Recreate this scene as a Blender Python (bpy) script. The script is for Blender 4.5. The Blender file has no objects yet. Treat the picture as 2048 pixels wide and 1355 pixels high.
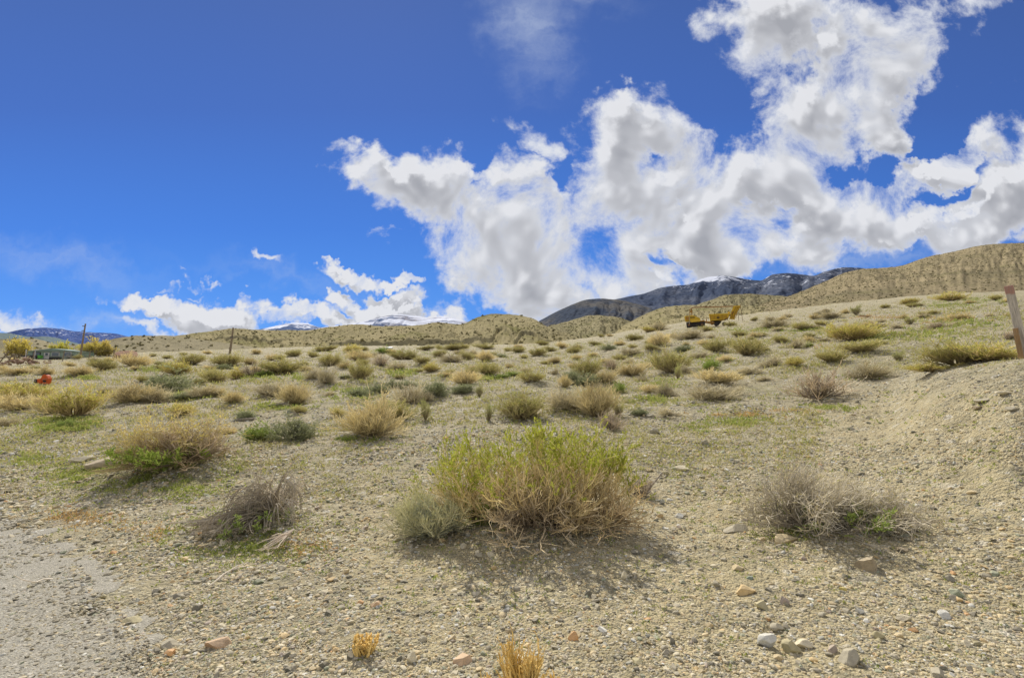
import bpy, math, random
import numpy as np
from mathutils import Vector, Matrix
rad = math.radians
scene = bpy.context.scene
col = scene.collection
random.seed(7)

# ------------------------------------------------------------------ camera
CAMH = 1.6
F = 1024.0                       # focal length in photograph pixels (2048 wide)
PITCH = math.atan(83.0 / 1024.0)
cp, sp = math.cos(PITCH), math.sin(PITCH)
cam_d = bpy.data.cameras.new("camera")
cam = bpy.data.objects.new("camera", cam_d)
col.objects.link(cam)
cam.location = (0, 0, CAMH)
cam.rotation_euler = (math.pi / 2 + PITCH, 0, 0)
cam_d.sensor_width = 36.0
cam_d.lens = 18.0
cam_d.clip_start = 0.05
cam_d.clip_end = 60000
scene.camera = cam
scene.view_settings.view_transform = 'Standard'
scene.view_settings.look = 'None'
scene.view_settings.exposure = 0
scene.render.film_transparent = False

def ray(px, py):
    """direction of the sight line through a place in the photograph, per metre of depth (world Y)"""
    a = (np.asarray(px, float) - 1024.0) / F
    b = (677.5 - np.asarray(py, float)) / F
    dy = cp - b * sp
    return a / dy, (b * cp + sp) / dy          # X and Z per unit Y

def P(px, py, d):
    u, w = ray(px, py)
    return Vector((float(u) * d, d, CAMH + float(w) * d))

# ------------------------------------------------------------------ noise
def _h(ix, iy, s):
    n = (ix.astype(np.int64) * 374761393 + iy.astype(np.int64) * 668265263 + s * 974711) & 0x7fffffff
    n = ((n ^ (n >> 13)) * 1274126177) & 0x7fffffff
    return ((n ^ (n >> 16)) & 0xffff) / 65535.0

def vnoise(x, y, s=0):
    x = np.asarray(x, float); y = np.asarray(y, float)
    ix = np.floor(x); iy = np.floor(y)
    fx = x - ix; fy = y - iy
    fx = fx * fx * fx * (fx * (fx * 6 - 15) + 10); fy = fy * fy * fy * (fy * (fy * 6 - 15) + 10)
    a = _h(ix, iy, s); b = _h(ix + 1, iy, s); c = _h(ix, iy + 1, s); d = _h(ix + 1, iy + 1, s)
    return (a + (b - a) * fx) * (1 - fy) + (c + (d - c) * fx) * fy

def fbm(x, y, o=4, s=0):
    t = 0; amp = 0.5; n = 0
    for k in range(o):
        t = t + amp * vnoise(x * 2.03 ** k + 17.3 * k, y * 2.03 ** k - 9.1 * k, s + k); n += amp; amp *= 0.5
    return t / n                                   # 0..1

def smooth(a, b, x):
    t = np.clip((x - a) / (b - a), 0, 1)
    return t * t * (3 - 2 * t)

# ------------------------------------------------------------------ mesh helpers
def mk_mesh(name, V, faces, mats=(), colr=None, smooth_=False, midx=None, attrs=None):
    """faces: list of (M,k) int arrays"""
    me = bpy.data.meshes.new(name)
    V = np.asarray(V, np.float32)
    faces = [np.asarray(f, np.int32) for f in faces if len(f)]
    me.vertices.add(len(V)); me.vertices.foreach_set("co", V.ravel())
    nl = sum(f.size for f in faces); nf = sum(len(f) for f in faces)
    me.loops.add(nl); me.loops.foreach_set("vertex_index", np.concatenate([f.ravel() for f in faces]))
    tot = np.concatenate([np.full(len(f), f.shape[1], np.int32) for f in faces])
    st = np.zeros(nf, np.int32); st[1:] = np.cumsum(tot)[:-1]
    me.polygons.add(nf)
    me.polygons.foreach_set("loop_start", st)
    me.polygons.foreach_set("loop_total", tot)
    if midx is not None:
        me.polygons.foreach_set("material_index", np.asarray(midx, np.int32))
    me.polygons.foreach_set("use_smooth", np.full(nf, bool(smooth_)))
    for m in mats: me.materials.append(m)
    me.update(calc_edges=True)
    if colr is not None:
        C = np.ones((len(V), 4), np.float32); C[:, :3] = colr
        at = me.attributes.new("Col", 'FLOAT_COLOR', 'POINT'); at.data.foreach_set("color", C.ravel())
    for k, v in (attrs or {}).items():
        C = np.ones((len(V), 4), np.float32); C[:, :3] = v
        at = me.attributes.new(k, 'FLOAT_COLOR', 'POINT'); at.data.foreach_set("color", C.ravel())
    return me

def link(name, me, parent=None, loc=None):
    o = bpy.data.objects.new(name, me)
    col.objects.link(o)
    if parent is not None: o.parent = parent
    if loc is not None: o.location = loc
    return o

def tag(o, label=None, cat=None, group=None, kind=None):
    if label: o["label"] = label
    if cat: o["category"] = cat
    if group: o["group"] = group
    if kind: o["kind"] = kind
    return o

def empty(name, loc, rz=0.0):
    o = bpy.data.objects.new(name, None); col.objects.link(o)
    o.location = loc; o.rotation_euler = (0, 0, rz); o.empty_display_size = 0.2
    return o

def grid_faces(nr, nc):
    i = np.arange(nr - 1)[:, None] * nc + np.arange(nc - 1)[None, :]
    i = i.ravel()
    return np.stack([i, i + 1, i + nc + 1, i + nc], 1)

# ------------------------------------------------------------------ node helper
class NT:
    def __init__(self, tree):
        self.t = tree; self.n = tree.nodes; self.l = tree.links
    def new(self, typ, **kw):
        nd = self.n.new(typ)
        for k, v in kw.items():
            if k.startswith("i_"):
                key = k[2:]
                key = int(key) if key.isdigit() else key
                self.put(nd.inputs[key], v)
            else: setattr(nd, k, v)
        return nd
    def put(self, sock, v):
        if isinstance(v, bpy.types.NodeSocket): self.l.new(v, sock)
        elif isinstance(v, bpy.types.Node): self.l.new(v.outputs[0], sock)
        else: sock.default_value = v
    def math(self, op, a, b=None, c=None, clamp=False):
        nd = self.n.new("ShaderNodeMath"); nd.operation = op; nd.use_clamp = clamp
        self.put(nd.inputs[0], a)
        if b is not None: self.put(nd.inputs[1], b)
        if c is not None: self.put(nd.inputs[2], c)
        return nd.outputs[0]
    def vmath(self, op, a, b=None):
        nd = self.n.new("ShaderNodeVectorMath"); nd.operation = op
        self.put(nd.inputs[0], a)
        if b is not None:
            self.put(nd.inputs['Scale'] if op == 'SCALE' else nd.inputs[1], b)
        return nd.outputs['Value'] if op in ('LENGTH', 'DOT_PRODUCT', 'DISTANCE') else nd.outputs[0]
    def noise(self, vec, scale, detail=4, rough=0.5, dist=0.0, color=False, typ='FBM', lac=2.0):
        nd = self.n.new("ShaderNodeTexNoise"); nd.noise_type = typ
        self.put(nd.inputs['Vector'], vec)
        nd.inputs['Scale'].default_value = scale; nd.inputs['Detail'].default_value = detail
        nd.inputs['Roughness'].default_value = rough; nd.inputs['Distortion'].default_value = dist
        nd.inputs['Lacunarity'].default_value = lac
        return nd.outputs['Color'] if color else nd.outputs[0]
    def voro(self, vec, scale, feature='F1', out='Distance', rnd=1.0, smoothness=None):
        nd = self.n.new("ShaderNodeTexVoronoi"); nd.feature = feature
        self.put(nd.inputs['Vector'], vec); nd.inputs['Scale'].default_value = scale
        nd.inputs['Randomness'].default_value = rnd
        if smoothness is not None: nd.inputs['Smoothness'].default_value = smoothness
        return nd.outputs[out]
    def ramp(self, f, stops, interp='LINEAR'):
        nd = self.n.new("ShaderNodeValToRGB"); nd.color_ramp.interpolation = interp
        cr = nd.color_ramp
        while len(cr.elements) < len(stops): cr.elements.new(0.5)
        for e, (p, c) in zip(cr.elements, stops):
            e.position = p; e.color = (c, c, c, 1) if not hasattr(c, '__len__') else (*c, 1)
        self.put(nd.inputs[0], f)
        return nd.outputs[0]
    def mr(self, v, a, b, c=0.0, d=1.0, interp='SMOOTHSTEP'):
        nd = self.n.new("ShaderNodeMapRange"); nd.interpolation_type = interp; nd.clamp = True
        for k, x in enumerate((v, a, b, c, d)): self.put(nd.inputs[k], x)
        return nd.outputs[0]
    def mix(self, f, a, b, mode='MIX'):
        nd = self.n.new("ShaderNodeMix"); nd.data_type = 'RGBA'; nd.blend_type = mode
        self.put(nd.inputs[0], f)
        self.put(nd.inputs[6], (*a, 1) if isinstance(a, tuple) else a)
        self.put(nd.inputs[7], (*b, 1) if isinstance(b, tuple) else b)
        return nd.outputs[2]

def new_mat(name):
    m = bpy.data.materials.new(name); m.use_nodes = True
    nt = NT(m.node_tree); nt.n.clear()
    out = nt.new("ShaderNodeOutputMaterial")
    bs = nt.new("ShaderNodeBsdfPrincipled"); nt.l.new(bs.outputs[0], out.inputs[0])
    bs.inputs['Roughness'].default_value = 0.9
    bs.inputs['Specular IOR Level'].default_value = 0.15
    return m, nt, bs
# ------------------------------------------------------------------ light and sky
SUN_EL, SUN_AZ = 42.0, -16.0            # azimuth from +Y, negative = to the left (-X)
sd = bpy.data.lights.new("sun", 'SUN'); sun = bpy.data.objects.new("sun", sd); col.objects.link(sun)
sd.energy = 5.0; sd.angle = rad(0.55); sd.color = (1.0, 0.945, 0.86)
sdir = Vector((math.sin(rad(SUN_AZ)) * math.cos(rad(SUN_EL)), math.cos(rad(SUN_AZ)) * math.cos(rad(SUN_EL)), math.sin(rad(SUN_EL))))
sun.rotation_euler = sdir.to_track_quat('Z', 'Y').to_euler()
sun.location = (0, 0, 60)

BG = 1.03
def cloud_group(lite=False):
    g = bpy.data.node_groups.new("cloud_density", 'ShaderNodeTree')
    g.interface.new_socket("Vector", in_out='INPUT', socket_type='NodeSocketVector')
    g.interface.new_socket("Density", in_out='OUTPUT', socket_type='NodeSocketFloat')
    g.interface.new_socket("Wisp", in_out='OUTPUT', socket_type='NodeSocketFloat')
    nt = NT(g)
    gi = nt.new("NodeGroupInput"); go = nt.new("NodeGroupOutput")
    v = gi.outputs[0]
    wz = nt.noise(v, 5.0, 2, 0.5, color=True)
    wo = nt.vmath('SCALE', nt.vmath('SUBTRACT', wz, (0.5, 0.5, 0.5)), 0.13)
    vw = nt.vmath('ADD', v, wo)
    wz2 = nt.noise(v, 17.0, 4, 0.6, color=True)
    vw = nt.vmath('ADD', vw, nt.vmath('SCALE', nt.vmath('SUBTRACT', wz2, (0.5, 0.5, 0.5)), 0.13))
    def blob(cx, cy, rx, ry, rot, st=1.0, g_=1.0):
        u, w = ray(cx, cy); u2, w2 = ray(cx + 10, cy); k = (u2 - u) / 10.0
        mp = nt.new("ShaderNodeMapping", vector_type='TEXTURE')
        nt.put(mp.inputs[0], vw)
        mp.inputs['Location'].default_value = (u, w, 0)
        mp.inputs['Rotation'].default_value = (0, 0, rad(rot))
        mp.inputs['Scale'].default_value = (rx * k * BG * g_, ry * k * BG * g_, 1)
        gr = nt.new("ShaderNodeTexGradient", gradient_type='SPHERICAL'); nt.put(gr.inputs[0], mp.outputs[0])
        o = gr.outputs['Fac']
        return o if st == 1.0 else nt.math('MULTIPLY', o, st)
    def union(lst):
        acc = None
        for b in lst:
            o = blob(*b)
            if acc is None: acc = o
            else:
                nd = nt.new("ShaderNodeMath", operation='SMOOTH_MAX'); nt.put(nd.inputs[0], acc); nt.put(nd.inputs[1], o)
                nd.inputs[2].default_value = 0.12; acc = nd.outputs[0]
        return acc
    # (x, y, rx, ry, tilt) in places of the photograph turned into directions of the sky
    big = [(765, 340, 150, 70, -12), (870, 390, 210, 110, -25), (1010, 450, 210, 110, -25), (1060, 410, 150, 120, -20),
           (960, 520, 200, 110, -25), (1070, 590, 230, 90, -20), (1250, 565, 130, 80, -20),
           (1290, 270, 190, 140, -15), (1270, 400, 230, 190, 0), (1420, 420, 250, 190, 10), (1430, 520, 220, 70, 0), (1140, 500, 200, 130, 0), (1215, 500, 130, 80, 10),
           (1560, 350, 240, 190, 45), (1650, 240, 230, 200, 45), (1700, 130, 220, 150, 45), (1540, 70, 200, 160, 50), (1800, 80, 140, 130, 20),
           (1680, 440, 250, 130, 20), (1560, 490, 110, 70, 0), (1750, 395, 110, 70, 20), (1900, 312, 180, 58, 24), (2010, 392, 300, 118, 27), (1830, 462, 220, 45, 12), (2150, 320, 250, 140, 20),
           (320, 606, 120, 30, -8), (430, 628, 190, 46, -9), (520, 648, 120, 28, -5), (590, 618, 150, 32, -8), (720, 550, 100, 26, -8), (770, 608, 130, 32, -8), (850, 640, 120, 34, 0), (815, 572, 50, 18, -30), (690, 592, 50, 20, 0),
           (720, 642, 200, 28, 0)]
    small = [(390, 545, 26, 13, -35), (375, 574, 42, 9, -8), (530, 520, 26, 13, -35), (292, 660, 75, 15, -5), (60, 640, 170, 24, -4), (90, 627, 60, 14, -10),
             (782, 490, 48, 15, -4), (1050, 272, 70, 28, -25), (1100, 292, 48, 24, -30), (1985, 170, 70, 22, 12), (910, 612, 36, 24, 20), (1175, 215, 40, 26, 10), (380, 518, 36, 8, -10), (1960, 20, 80, 34, 30), (420, 560, 20, 8, 0)]
    holes = [(1335, 300, 80, 45, 30), (1450, 230, 60, 110, 30), (1700, 372, 60, 36, 40), (1840, 250, 60, 90, -20), (1590, 85, 100, 80, 60), (1525, 405, 60, 44, 40),
             (1112, 345, 26, 60, -15), (1890, 372, 110, 26, 30), (1560, 415, 50, 60, 60), (1765, 330, 40, 60, 0), (1365, 390, 34, 20, 0), (1335, 535, 80, 24, -10), (1710, 120, 60, 50, 40), (940, 345, 40, 40, 0)]
    m = union(big); hl = union(holes)
    if not lite:
        m = nt.math('MAXIMUM', m, nt.math('MULTIPLY', union([(*s_, 1.0, 1.7) for s_ in small]), 0.36))
    f1 = nt.noise(v, 6.0, 3 if lite else 12, 0.65, 0.3)
    pf = nt.voro(nt.vmath('ADD', v, nt.vmath('SCALE', wo, 0.35)), 13.0, 'SMOOTH_F1', smoothness=0.6)
    fb = nt.math('MULTIPLY_ADD', nt.math('SUBTRACT', f1, 0.5), 1.65, 0.0)
    fb = nt.math('MULTIPLY_ADD', nt.math('SUBTRACT', 0.42, pf), 0.36, fb)
    # noise fades towards clear sky so nothing appears where there is no cloud
    m = nt.math('SUBTRACT', m, nt.math('MULTIPLY', hl, 0.42))
    core = nt.math('MINIMUM', m, 0.49)
    d = nt.math('ADD', core, nt.math('MULTIPLY', fb, nt.mr(m, 0.02, 0.20, 0.0, 1.0)))
    nt.put(go.inputs[0], d)
    if lite:
        return g
    # thin high streaks
    veil = union([(1060, 60, 130, 210, 10, 0.8), (1140, 0, 240, 60, 0, 0.5), (600, 560, 520, 40, -12, 0.5), (120, 520, 420, 70, -12, 0.6), (1700, 530, 300, 40, 8, 0.8), (200, 650, 500, 60, -4, 0.6)])
    st = nt.new("ShaderNodeMapping", vector_type='POINT'); nt.put(st.inputs[0], vw)
    st.inputs['Rotation'].default_value = (0, 0, rad(12)); st.inputs['Scale'].default_value = (3.0, 18.0, 1)
    fs = nt.noise(st.outputs[0], 1.4, 6, 0.6, 0.4)
    fv = nt.noise(v, 9.0, 6, 0.6)
    wq = nt.math('MULTIPLY', veil, nt.math('MULTIPLY_ADD', fs, 0.6, nt.math('MULTIPLY', fv, 0.4)))
    nt.put(go.inputs[1], wq)
    return g

W = bpy.data.worlds.new("World"); scene.world = W; W.use_nodes = True
nt = NT(W.node_tree); nt.n.clear()
out = nt.new("ShaderNodeOutputWorld"); bg = nt.new("ShaderNodeBackground"); nt.l.new(bg.outputs[0], out.inputs[0])
BGS = 0.10
bg.inputs[1].default_value = BGS
sky = nt.new("ShaderNodeTexSky", sky_type='NISHITA')
sky.sun_disc = False; sky.sun_elevation = rad(SUN_EL); sky.sun_rotation = rad(SUN_AZ)
sky.altitude = 1600; sky.air_density = 1.0; sky.dust_density = 0.3; sky.ozone_density = 3.0
tc = nt.new("ShaderNodeTexCoord")
sx = nt.new("ShaderNodeSeparateXYZ"); nt.put(sx.inputs[0], tc.outputs['Generated'])
yy = nt.math('MAXIMUM', sx.outputs[1], 0.05)
u = nt.math('DIVIDE', sx.outputs[0], yy); w = nt.math('DIVIDE', sx.outputs[2], yy)
cv = nt.new("ShaderNodeCombineXYZ"); nt.put(cv.inputs[0], u); nt.put(cv.inputs[1], w)
g1 = nt.new("ShaderNodeGroup", node_tree=cloud_group()); nt.put(g1.inputs[0], cv.outputs[0])
lg = cloud_group(True)
g3 = nt.new("ShaderNodeGroup", node_tree=lg); nt.put(g3.inputs[0], cv.outputs[0])
g2 = nt.new("ShaderNodeGroup", node_tree=lg); nt.put(g2.inputs[0], nt.vmath('ADD', cv.outputs[0], (-0.014, 0.032, 0)))
d1 = g1.outputs[0]; d2 = g2.outputs[0]; d3 = nt.math('ADD', nt.math('MULTIPLY', g3.outputs[0], 0.72), nt.math('MULTIPLY', d1, 0.28))
alpha = nt.mr(d1, 0.10, 0.46)
lit = nt.mr(nt.math('SUBTRACT', d3, d2), -0.16, 0.22, interp='LINEAR')
thick = nt.mr(d3, 0.24, 0.78)
shade = nt.math('MULTIPLY', thick, nt.math('SUBTRACT', 1.12, lit))
cr = nt.ramp(shade, [(0.0, (0.72, 0.75, 0.82)), (0.14, (0.65, 0.67, 0.72)), (0.38, (0.52, 0.53, 0.565)), (0.80, (0.385, 0.395, 0.43))])
ccol = nt.mix(nt.mr(nt.math('MULTIPLY', lit, nt.mr(d1, 0.25, 0.5)), 0.42, 1.40), cr, (0.84, 0.84, 0.86))
# vivid blue of the clear sky
sk = nt.new("ShaderNodeHueSaturation"); nt.put(sk.inputs['Color'], sky.outputs[0])
sk.inputs['Hue'].default_value = 0.513; sk.inputs['Saturation'].default_value = 1.22; sk.inputs['Value'].default_value = 0.92
grade = nt.ramp(w, [(0.0, (1.35, 3.9, 9.2)), (0.12, (0.80, 3.0, 8.8)), (0.30, (0.60, 2.15, 7.3)), (0.55, (0.62, 1.56, 5.2)), (0.85, (0.66, 1.36, 4.1))])
gm = nt.new("ShaderNodeVectorMath", operation='SCALE'); nt.put(gm.inputs[0], grade)
nt.put(gm.inputs['Scale'], nt.mr(u, -1.2, 1.2, 1.12, 0.86, interp='LINEAR'))
skm = nt.mix(0.86, sk.outputs[0], gm.outputs[0])
skc = nt.mix(nt.mr(g1.outputs[1], 0.05, 0.60, 0.0, 0.55), skm, (5.6, 6.4, 7.8))
cs = nt.new("ShaderNodeVectorMath", operation='SCALE'); nt.put(cs.inputs[0], ccol); cs.inputs['Scale'].default_value = 1.0 / BGS
full = nt.mix(nt.math('MULTIPLY', alpha, 0.98), skc, cs.outputs[0])
# the clouds fill one part of the sky; unseen cloud is added elsewhere as fill light
nt.put(bg.inputs[0], full)
bg2 = nt.new("ShaderNodeBackground"); bg2.inputs[1].default_value = BGS; 
ov = nt.noise(tc.outputs['Generated'], 3.0, 3, 0.6)
nt.put(bg2.inputs[0], nt.mix(nt.mr(ov, 0.38, 0.56, 0.0, 0.95), skm, (8.2, 7.9, 7.5)))
ins = nt.math('MULTIPLY', nt.math('GREATER_THAN', sx.outputs[1], 0.06), nt.math('MULTIPLY', nt.math('LESS_THAN', nt.math('ABSOLUTE', u), 1.7),
      nt.math('MULTIPLY', nt.math('LESS_THAN', w, 1.2), nt.math('GREATER_THAN', w, -0.03))))
ms = nt.new("ShaderNodeMixShader"); nt.put(ms.inputs[0], ins); nt.l.new(bg2.outputs[0], ms.inputs[1]); nt.l.new(bg.outputs[0], ms.inputs[2])
nt.l.new(ms.outputs[0], out.inputs[0])
W.cycles.sampling_method = 'MANUAL'; W.cycles.sample_map_resolution = 256
scene.cycles.max_bounces = 3; scene.cycles.diffuse_bounces = 2; scene.cycles.glossy_bounces = 1
# ------------------------------------------------------------------ terrain heights
KD = np.array([2.2, 3, 4.5, 6, 7.5, 9, 14, 22, 35, 60, 100, 160])
KX = np.array([-700, 0, 300, 700, 1024, 1400, 1750, 1890, 2048, 2700.])
KV = np.array([
 [1505, 1330, 1155, 1072, 1015, 975, 890, 828, 780, 748, 728, 718],
 [1505, 1325, 1150, 1062, 1000, 957, 876, 815, 772, 740, 721, 712],
 [1505, 1318, 1140, 1046,  978, 930, 846, 788, 753, 728, 711, 703],
 [1505, 1308, 1126, 1030,  955, 900, 815, 766, 738, 714, 698, 692],
 [1505, 1303, 1122, 1026,  945, 889, 806, 760, 730, 708, 694, 689],
 [1505, 1303, 1118, 1014,  932, 878, 794, 742, 702, 668, 648, 640],
 [1505, 1300, 1106,  968,  874, 832, 760, 705, 665, 632, 610, 600],
 [1505, 1296, 1076,  906,  778, 752, 724, 685, 645, 615, 596, 588],
 [1505, 1290, 1030,  800,  722, 719, 695, 655, 622, 600, 588, 582],
 [1505, 1280, 1000,  770,  690, 690, 660, 625, 597, 585, 575, 570.]])

def catmull(xk, yk, x):
    """yk (..., n) sampled at x (m,), returns gather weights (idx, w)"""
    n = len(xk); x = np.clip(x, xk[0], xk[-1])
    i = np.clip(np.searchsorted(xk, x) - 1, 0, n - 2)
    return i, (x - xk[i]) / (xk[i + 1] - xk[i])

def herm(y0, y1, y2, y3, h0, h1, h2, t):
    # non-uniform, slope limited
    d1 = (y2 - y1) / h1
    s1 = np.where(h0 > 0, (y1 - y0) / np.where(h0 > 0, h0, 1), d1); s2 = np.where(h2 > 0, (y3 - y2) / np.where(h2 > 0, h2, 1), d1)
    m1 = np.where(s1 * d1 <= 0, 0, 2 * s1 * d1 / np.where(np.abs(s1 + d1) < 1e-9, 1, s1 + d1))
    m2 = np.where(s2 * d1 <= 0, 0, 2 * s2 * d1 / np.where(np.abs(s2 + d1) < 1e-9, 1, s2 + d1))
    t2, t3 = t * t, t * t * t
    return (2*t3-3*t2+1)*y1 + (t3-2*t2+t)*h1*m1 + (-2*t3+3*t2)*y2 + (t3-t2)*h1*m2

LKD = np.log(KD)
# heights at knots
_uk, _wk = ray(np.repeat(KX[:, None], len(KD), 1), KV)
KZ = CAMH + _wk * KD[None, :]
KU = (KX - 1024) / F

def Zbase(u, d):
    ld = np.log(np.maximum(d, KD[0]))
    ldc = np.clip(ld, LKD[0], LKD[-1])
    j = np.clip(np.searchsorted(LKD, ldc) - 1, 0, len(LKD) - 2)
    uu = np.clip(u, KU[0], KU[-1])
    i = np.clip(np.searchsorted(KU, uu) - 1, 0, len(KU) - 2)
    def along(ii):
        ii = np.clip(ii, 0, len(KU) - 1)
        g = lambda k: KZ[ii, np.clip(k, 0, len(LKD) - 1)]
        x = KD; dd = np.clip(d, KD[0], KD[-1])
        h = lambda k: np.where((k >= 0) & (k < len(KD) - 1), x[np.clip(k + 1, 0, len(KD) - 1)] - x[np.clip(k, 0, len(KD) - 1)], 0)
        return herm(g(j - 1), g(j), g(j + 1), g(j + 2), h(j - 1), h(j), h(j + 1), (dd - x[j]) / (x[j + 1] - x[j]))
    hk = lambda k: np.where((k >= 0) & (k < len(KU) - 1), KU[np.clip(k + 1, 0, len(KU) - 1)] - KU[np.clip(k, 0, len(KU) - 1)], 0)
    t = (uu - KU[i]) / (KU[i + 1] - KU[i])
    z = herm(along(i - 1), along(i), along(i + 1), along(i + 2), hk(i - 1), hk(i), hk(i + 1), t)
    return z

RP = np.array([[-9.5, 8.6], [-6.6, 6.9], [-4.0, 4.85], [-2.2, 3.25], [-1.4, 2.4], [0.0, 0.9]])   # edge of the old road
def road_side(x, y):
    """signed distance to the road's edge, positive on the road"""
    best = np.full(np.shape(x), 1e9); sg = np.zeros(np.shape(x))
    for a, b in zip(RP[:-1], RP[1:]):
        e = b - a; L = np.hypot(*e); n = np.array([e[1], -e[0]]) / L
        tx = np.clip(((x - a[0]) * e[0] + (y - a[1]) * e[1]) / L ** 2, 0, 1)
        dx, dy = x - (a[0] + tx * e[0]), y - (a[1] + tx * e[1])
        dd = np.hypot(dx, dy); s = -np.sign((x - a[0]) * -n[0] + (y - a[1]) * -n[1])
        m = dd < best; best = np.where(m, dd, best); sg = np.where(m, s, sg)
    return best * sg

# low mounds gathered under the big foreground shrubs: photo place, radius m, height m
MOUNDS = []
def H(x, y):
    x = np.asarray(x, float); y = np.asarray(y, float)
    r = np.hypot(x, y); az = np.arctan2(x, y)
    lim = rad(58)
    azc = np.clip(az, -lim, lim)
    d = np.where(np.abs(az) <= lim, y, r * math.cos(lim))
    d = np.maximum(d, 0.3)
    z = Zbase(np.tan(azc), d)
    far = smooth(150, 420, d)
    zf = Zbase(np.tan(azc), np.full_like(d, 159.0))
    z = z * (1 - far) + zf * far
    z = np.where(d < 2.2, Zbase(np.tan(azc), np.full_like(d, 2.2)) , z)
    w = 1 - smooth(rad(60), rad(140), np.abs(az))
    z = z * w + (1 - w) * (-0.03 * np.minimum(r, 200.0))
    rs = road_side(x, y)
    nr = np.where(d < 60, 1.0 - 0.9 * smooth(-0.5, 0.15, rs), 1.0)
    amp = np.clip(d / 9.0, 0.35, 1.6)
    z = z + nr * ((fbm(x * 0.9, y * 0.9, 4, 3) - 0.5) * 0.20 * np.minimum(amp, 1.2) + (fbm(x * 0.28, y * 0.28, 3, 11) - 0.5) * 0.42 * np.clip((d - 6) / 8, 0, 1.5))
    z = z + nr * (fbm(x * 5.0, y * 5.0, 3, 21) - 0.5) * 0.035 * smooth(40, 12, d)
    for (mx, my, mr, mh) in MOUNDS:
        z = z + mh * np.exp(-((x - mx) ** 2 + (y - my) ** 2) / mr ** 2)
    return z

_D = np.exp(np.linspace(math.log(2.0), math.log(170), 900))
NU = 700
_ZG = [None, -1]
def ground_table():
    if _ZG[1] != len(MOUNDS):
        U = np.linspace(-2, 2, NU)[:, None]
        _ZG[0] = H(U * _D, np.repeat(_D[None], NU, 0)); _ZG[1] = len(MOUNDS)
    return _ZG[0]
def ground_hit(px, py, dmin=2.0, dmax=165.0):
    """where the sight line through a photograph place meets the ground"""
    u, w = ray(px, py); u = np.atleast_1d(u); w = np.atleast_1d(w)
    res = np.zeros((len(u), 3)); ok = np.zeros(len(u), bool)
    zg = ground_table()
    j0 = int(np.searchsorted(_D, dmin)); j1 = int(np.searchsorted(_D, dmax)); D = _D[j0:j1]
    fu = np.clip((u + 2.0) / 4.0 * (NU - 1), 0, NU - 1.001); iu = fu.astype(int); fu = (fu - iu)[:, None]
    for c0 in range(0, len(u), 4000):
        sl = slice(c0, c0 + 4000)
        ww = w[sl, None]
        zz = zg[iu[sl], j0:j1] * (1 - fu[sl]) + zg[iu[sl] + 1, j0:j1] * fu[sl] - (CAMH + ww * D)
        s = zz > 0
        k = np.argmax(s, 1); has = s.any(1) & (k > 0)
        k = np.maximum(k, 1); i = np.arange(len(zz))
        za, zb = zz[i, k - 1], zz[i, k]; t = np.clip(za / np.where(za - zb == 0, -1, za - zb), 0, 1)
        d = D[k - 1] + (D[k] - D[k - 1]) * t
        res[sl, 0] = u[sl] * d; res[sl, 1] = d
        ok[sl] = has
    res[:, 2] = H(res[:, 0], res[:, 1])
    return res, ok

def hit1(px, py, dmin=2.0):
    r, ok = ground_hit([px], [py], dmin)
    if not ok[0]:
        r, ok = ground_hit([px], [py + 8], dmin)
    return r[0]

NEWM = []
for (px, py, r_, h_) in ((1090, 1035, 1.1, 0.14), (1640, 1050, 0.9, 0.10), (500, 1040, 0.55, 0.14), (330, 935, 1.0, 0.15)):
    q = hit1(px, py)
    NEWM.append((q[0], q[1], r_, h_))
MOUNDS += NEWM

# ------------------------------------------------------------------ ground materials
def attr(nt, name="Col"):
    nd = nt.new("ShaderNodeAttribute"); nd.attribute_name = name
    return nd

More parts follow.
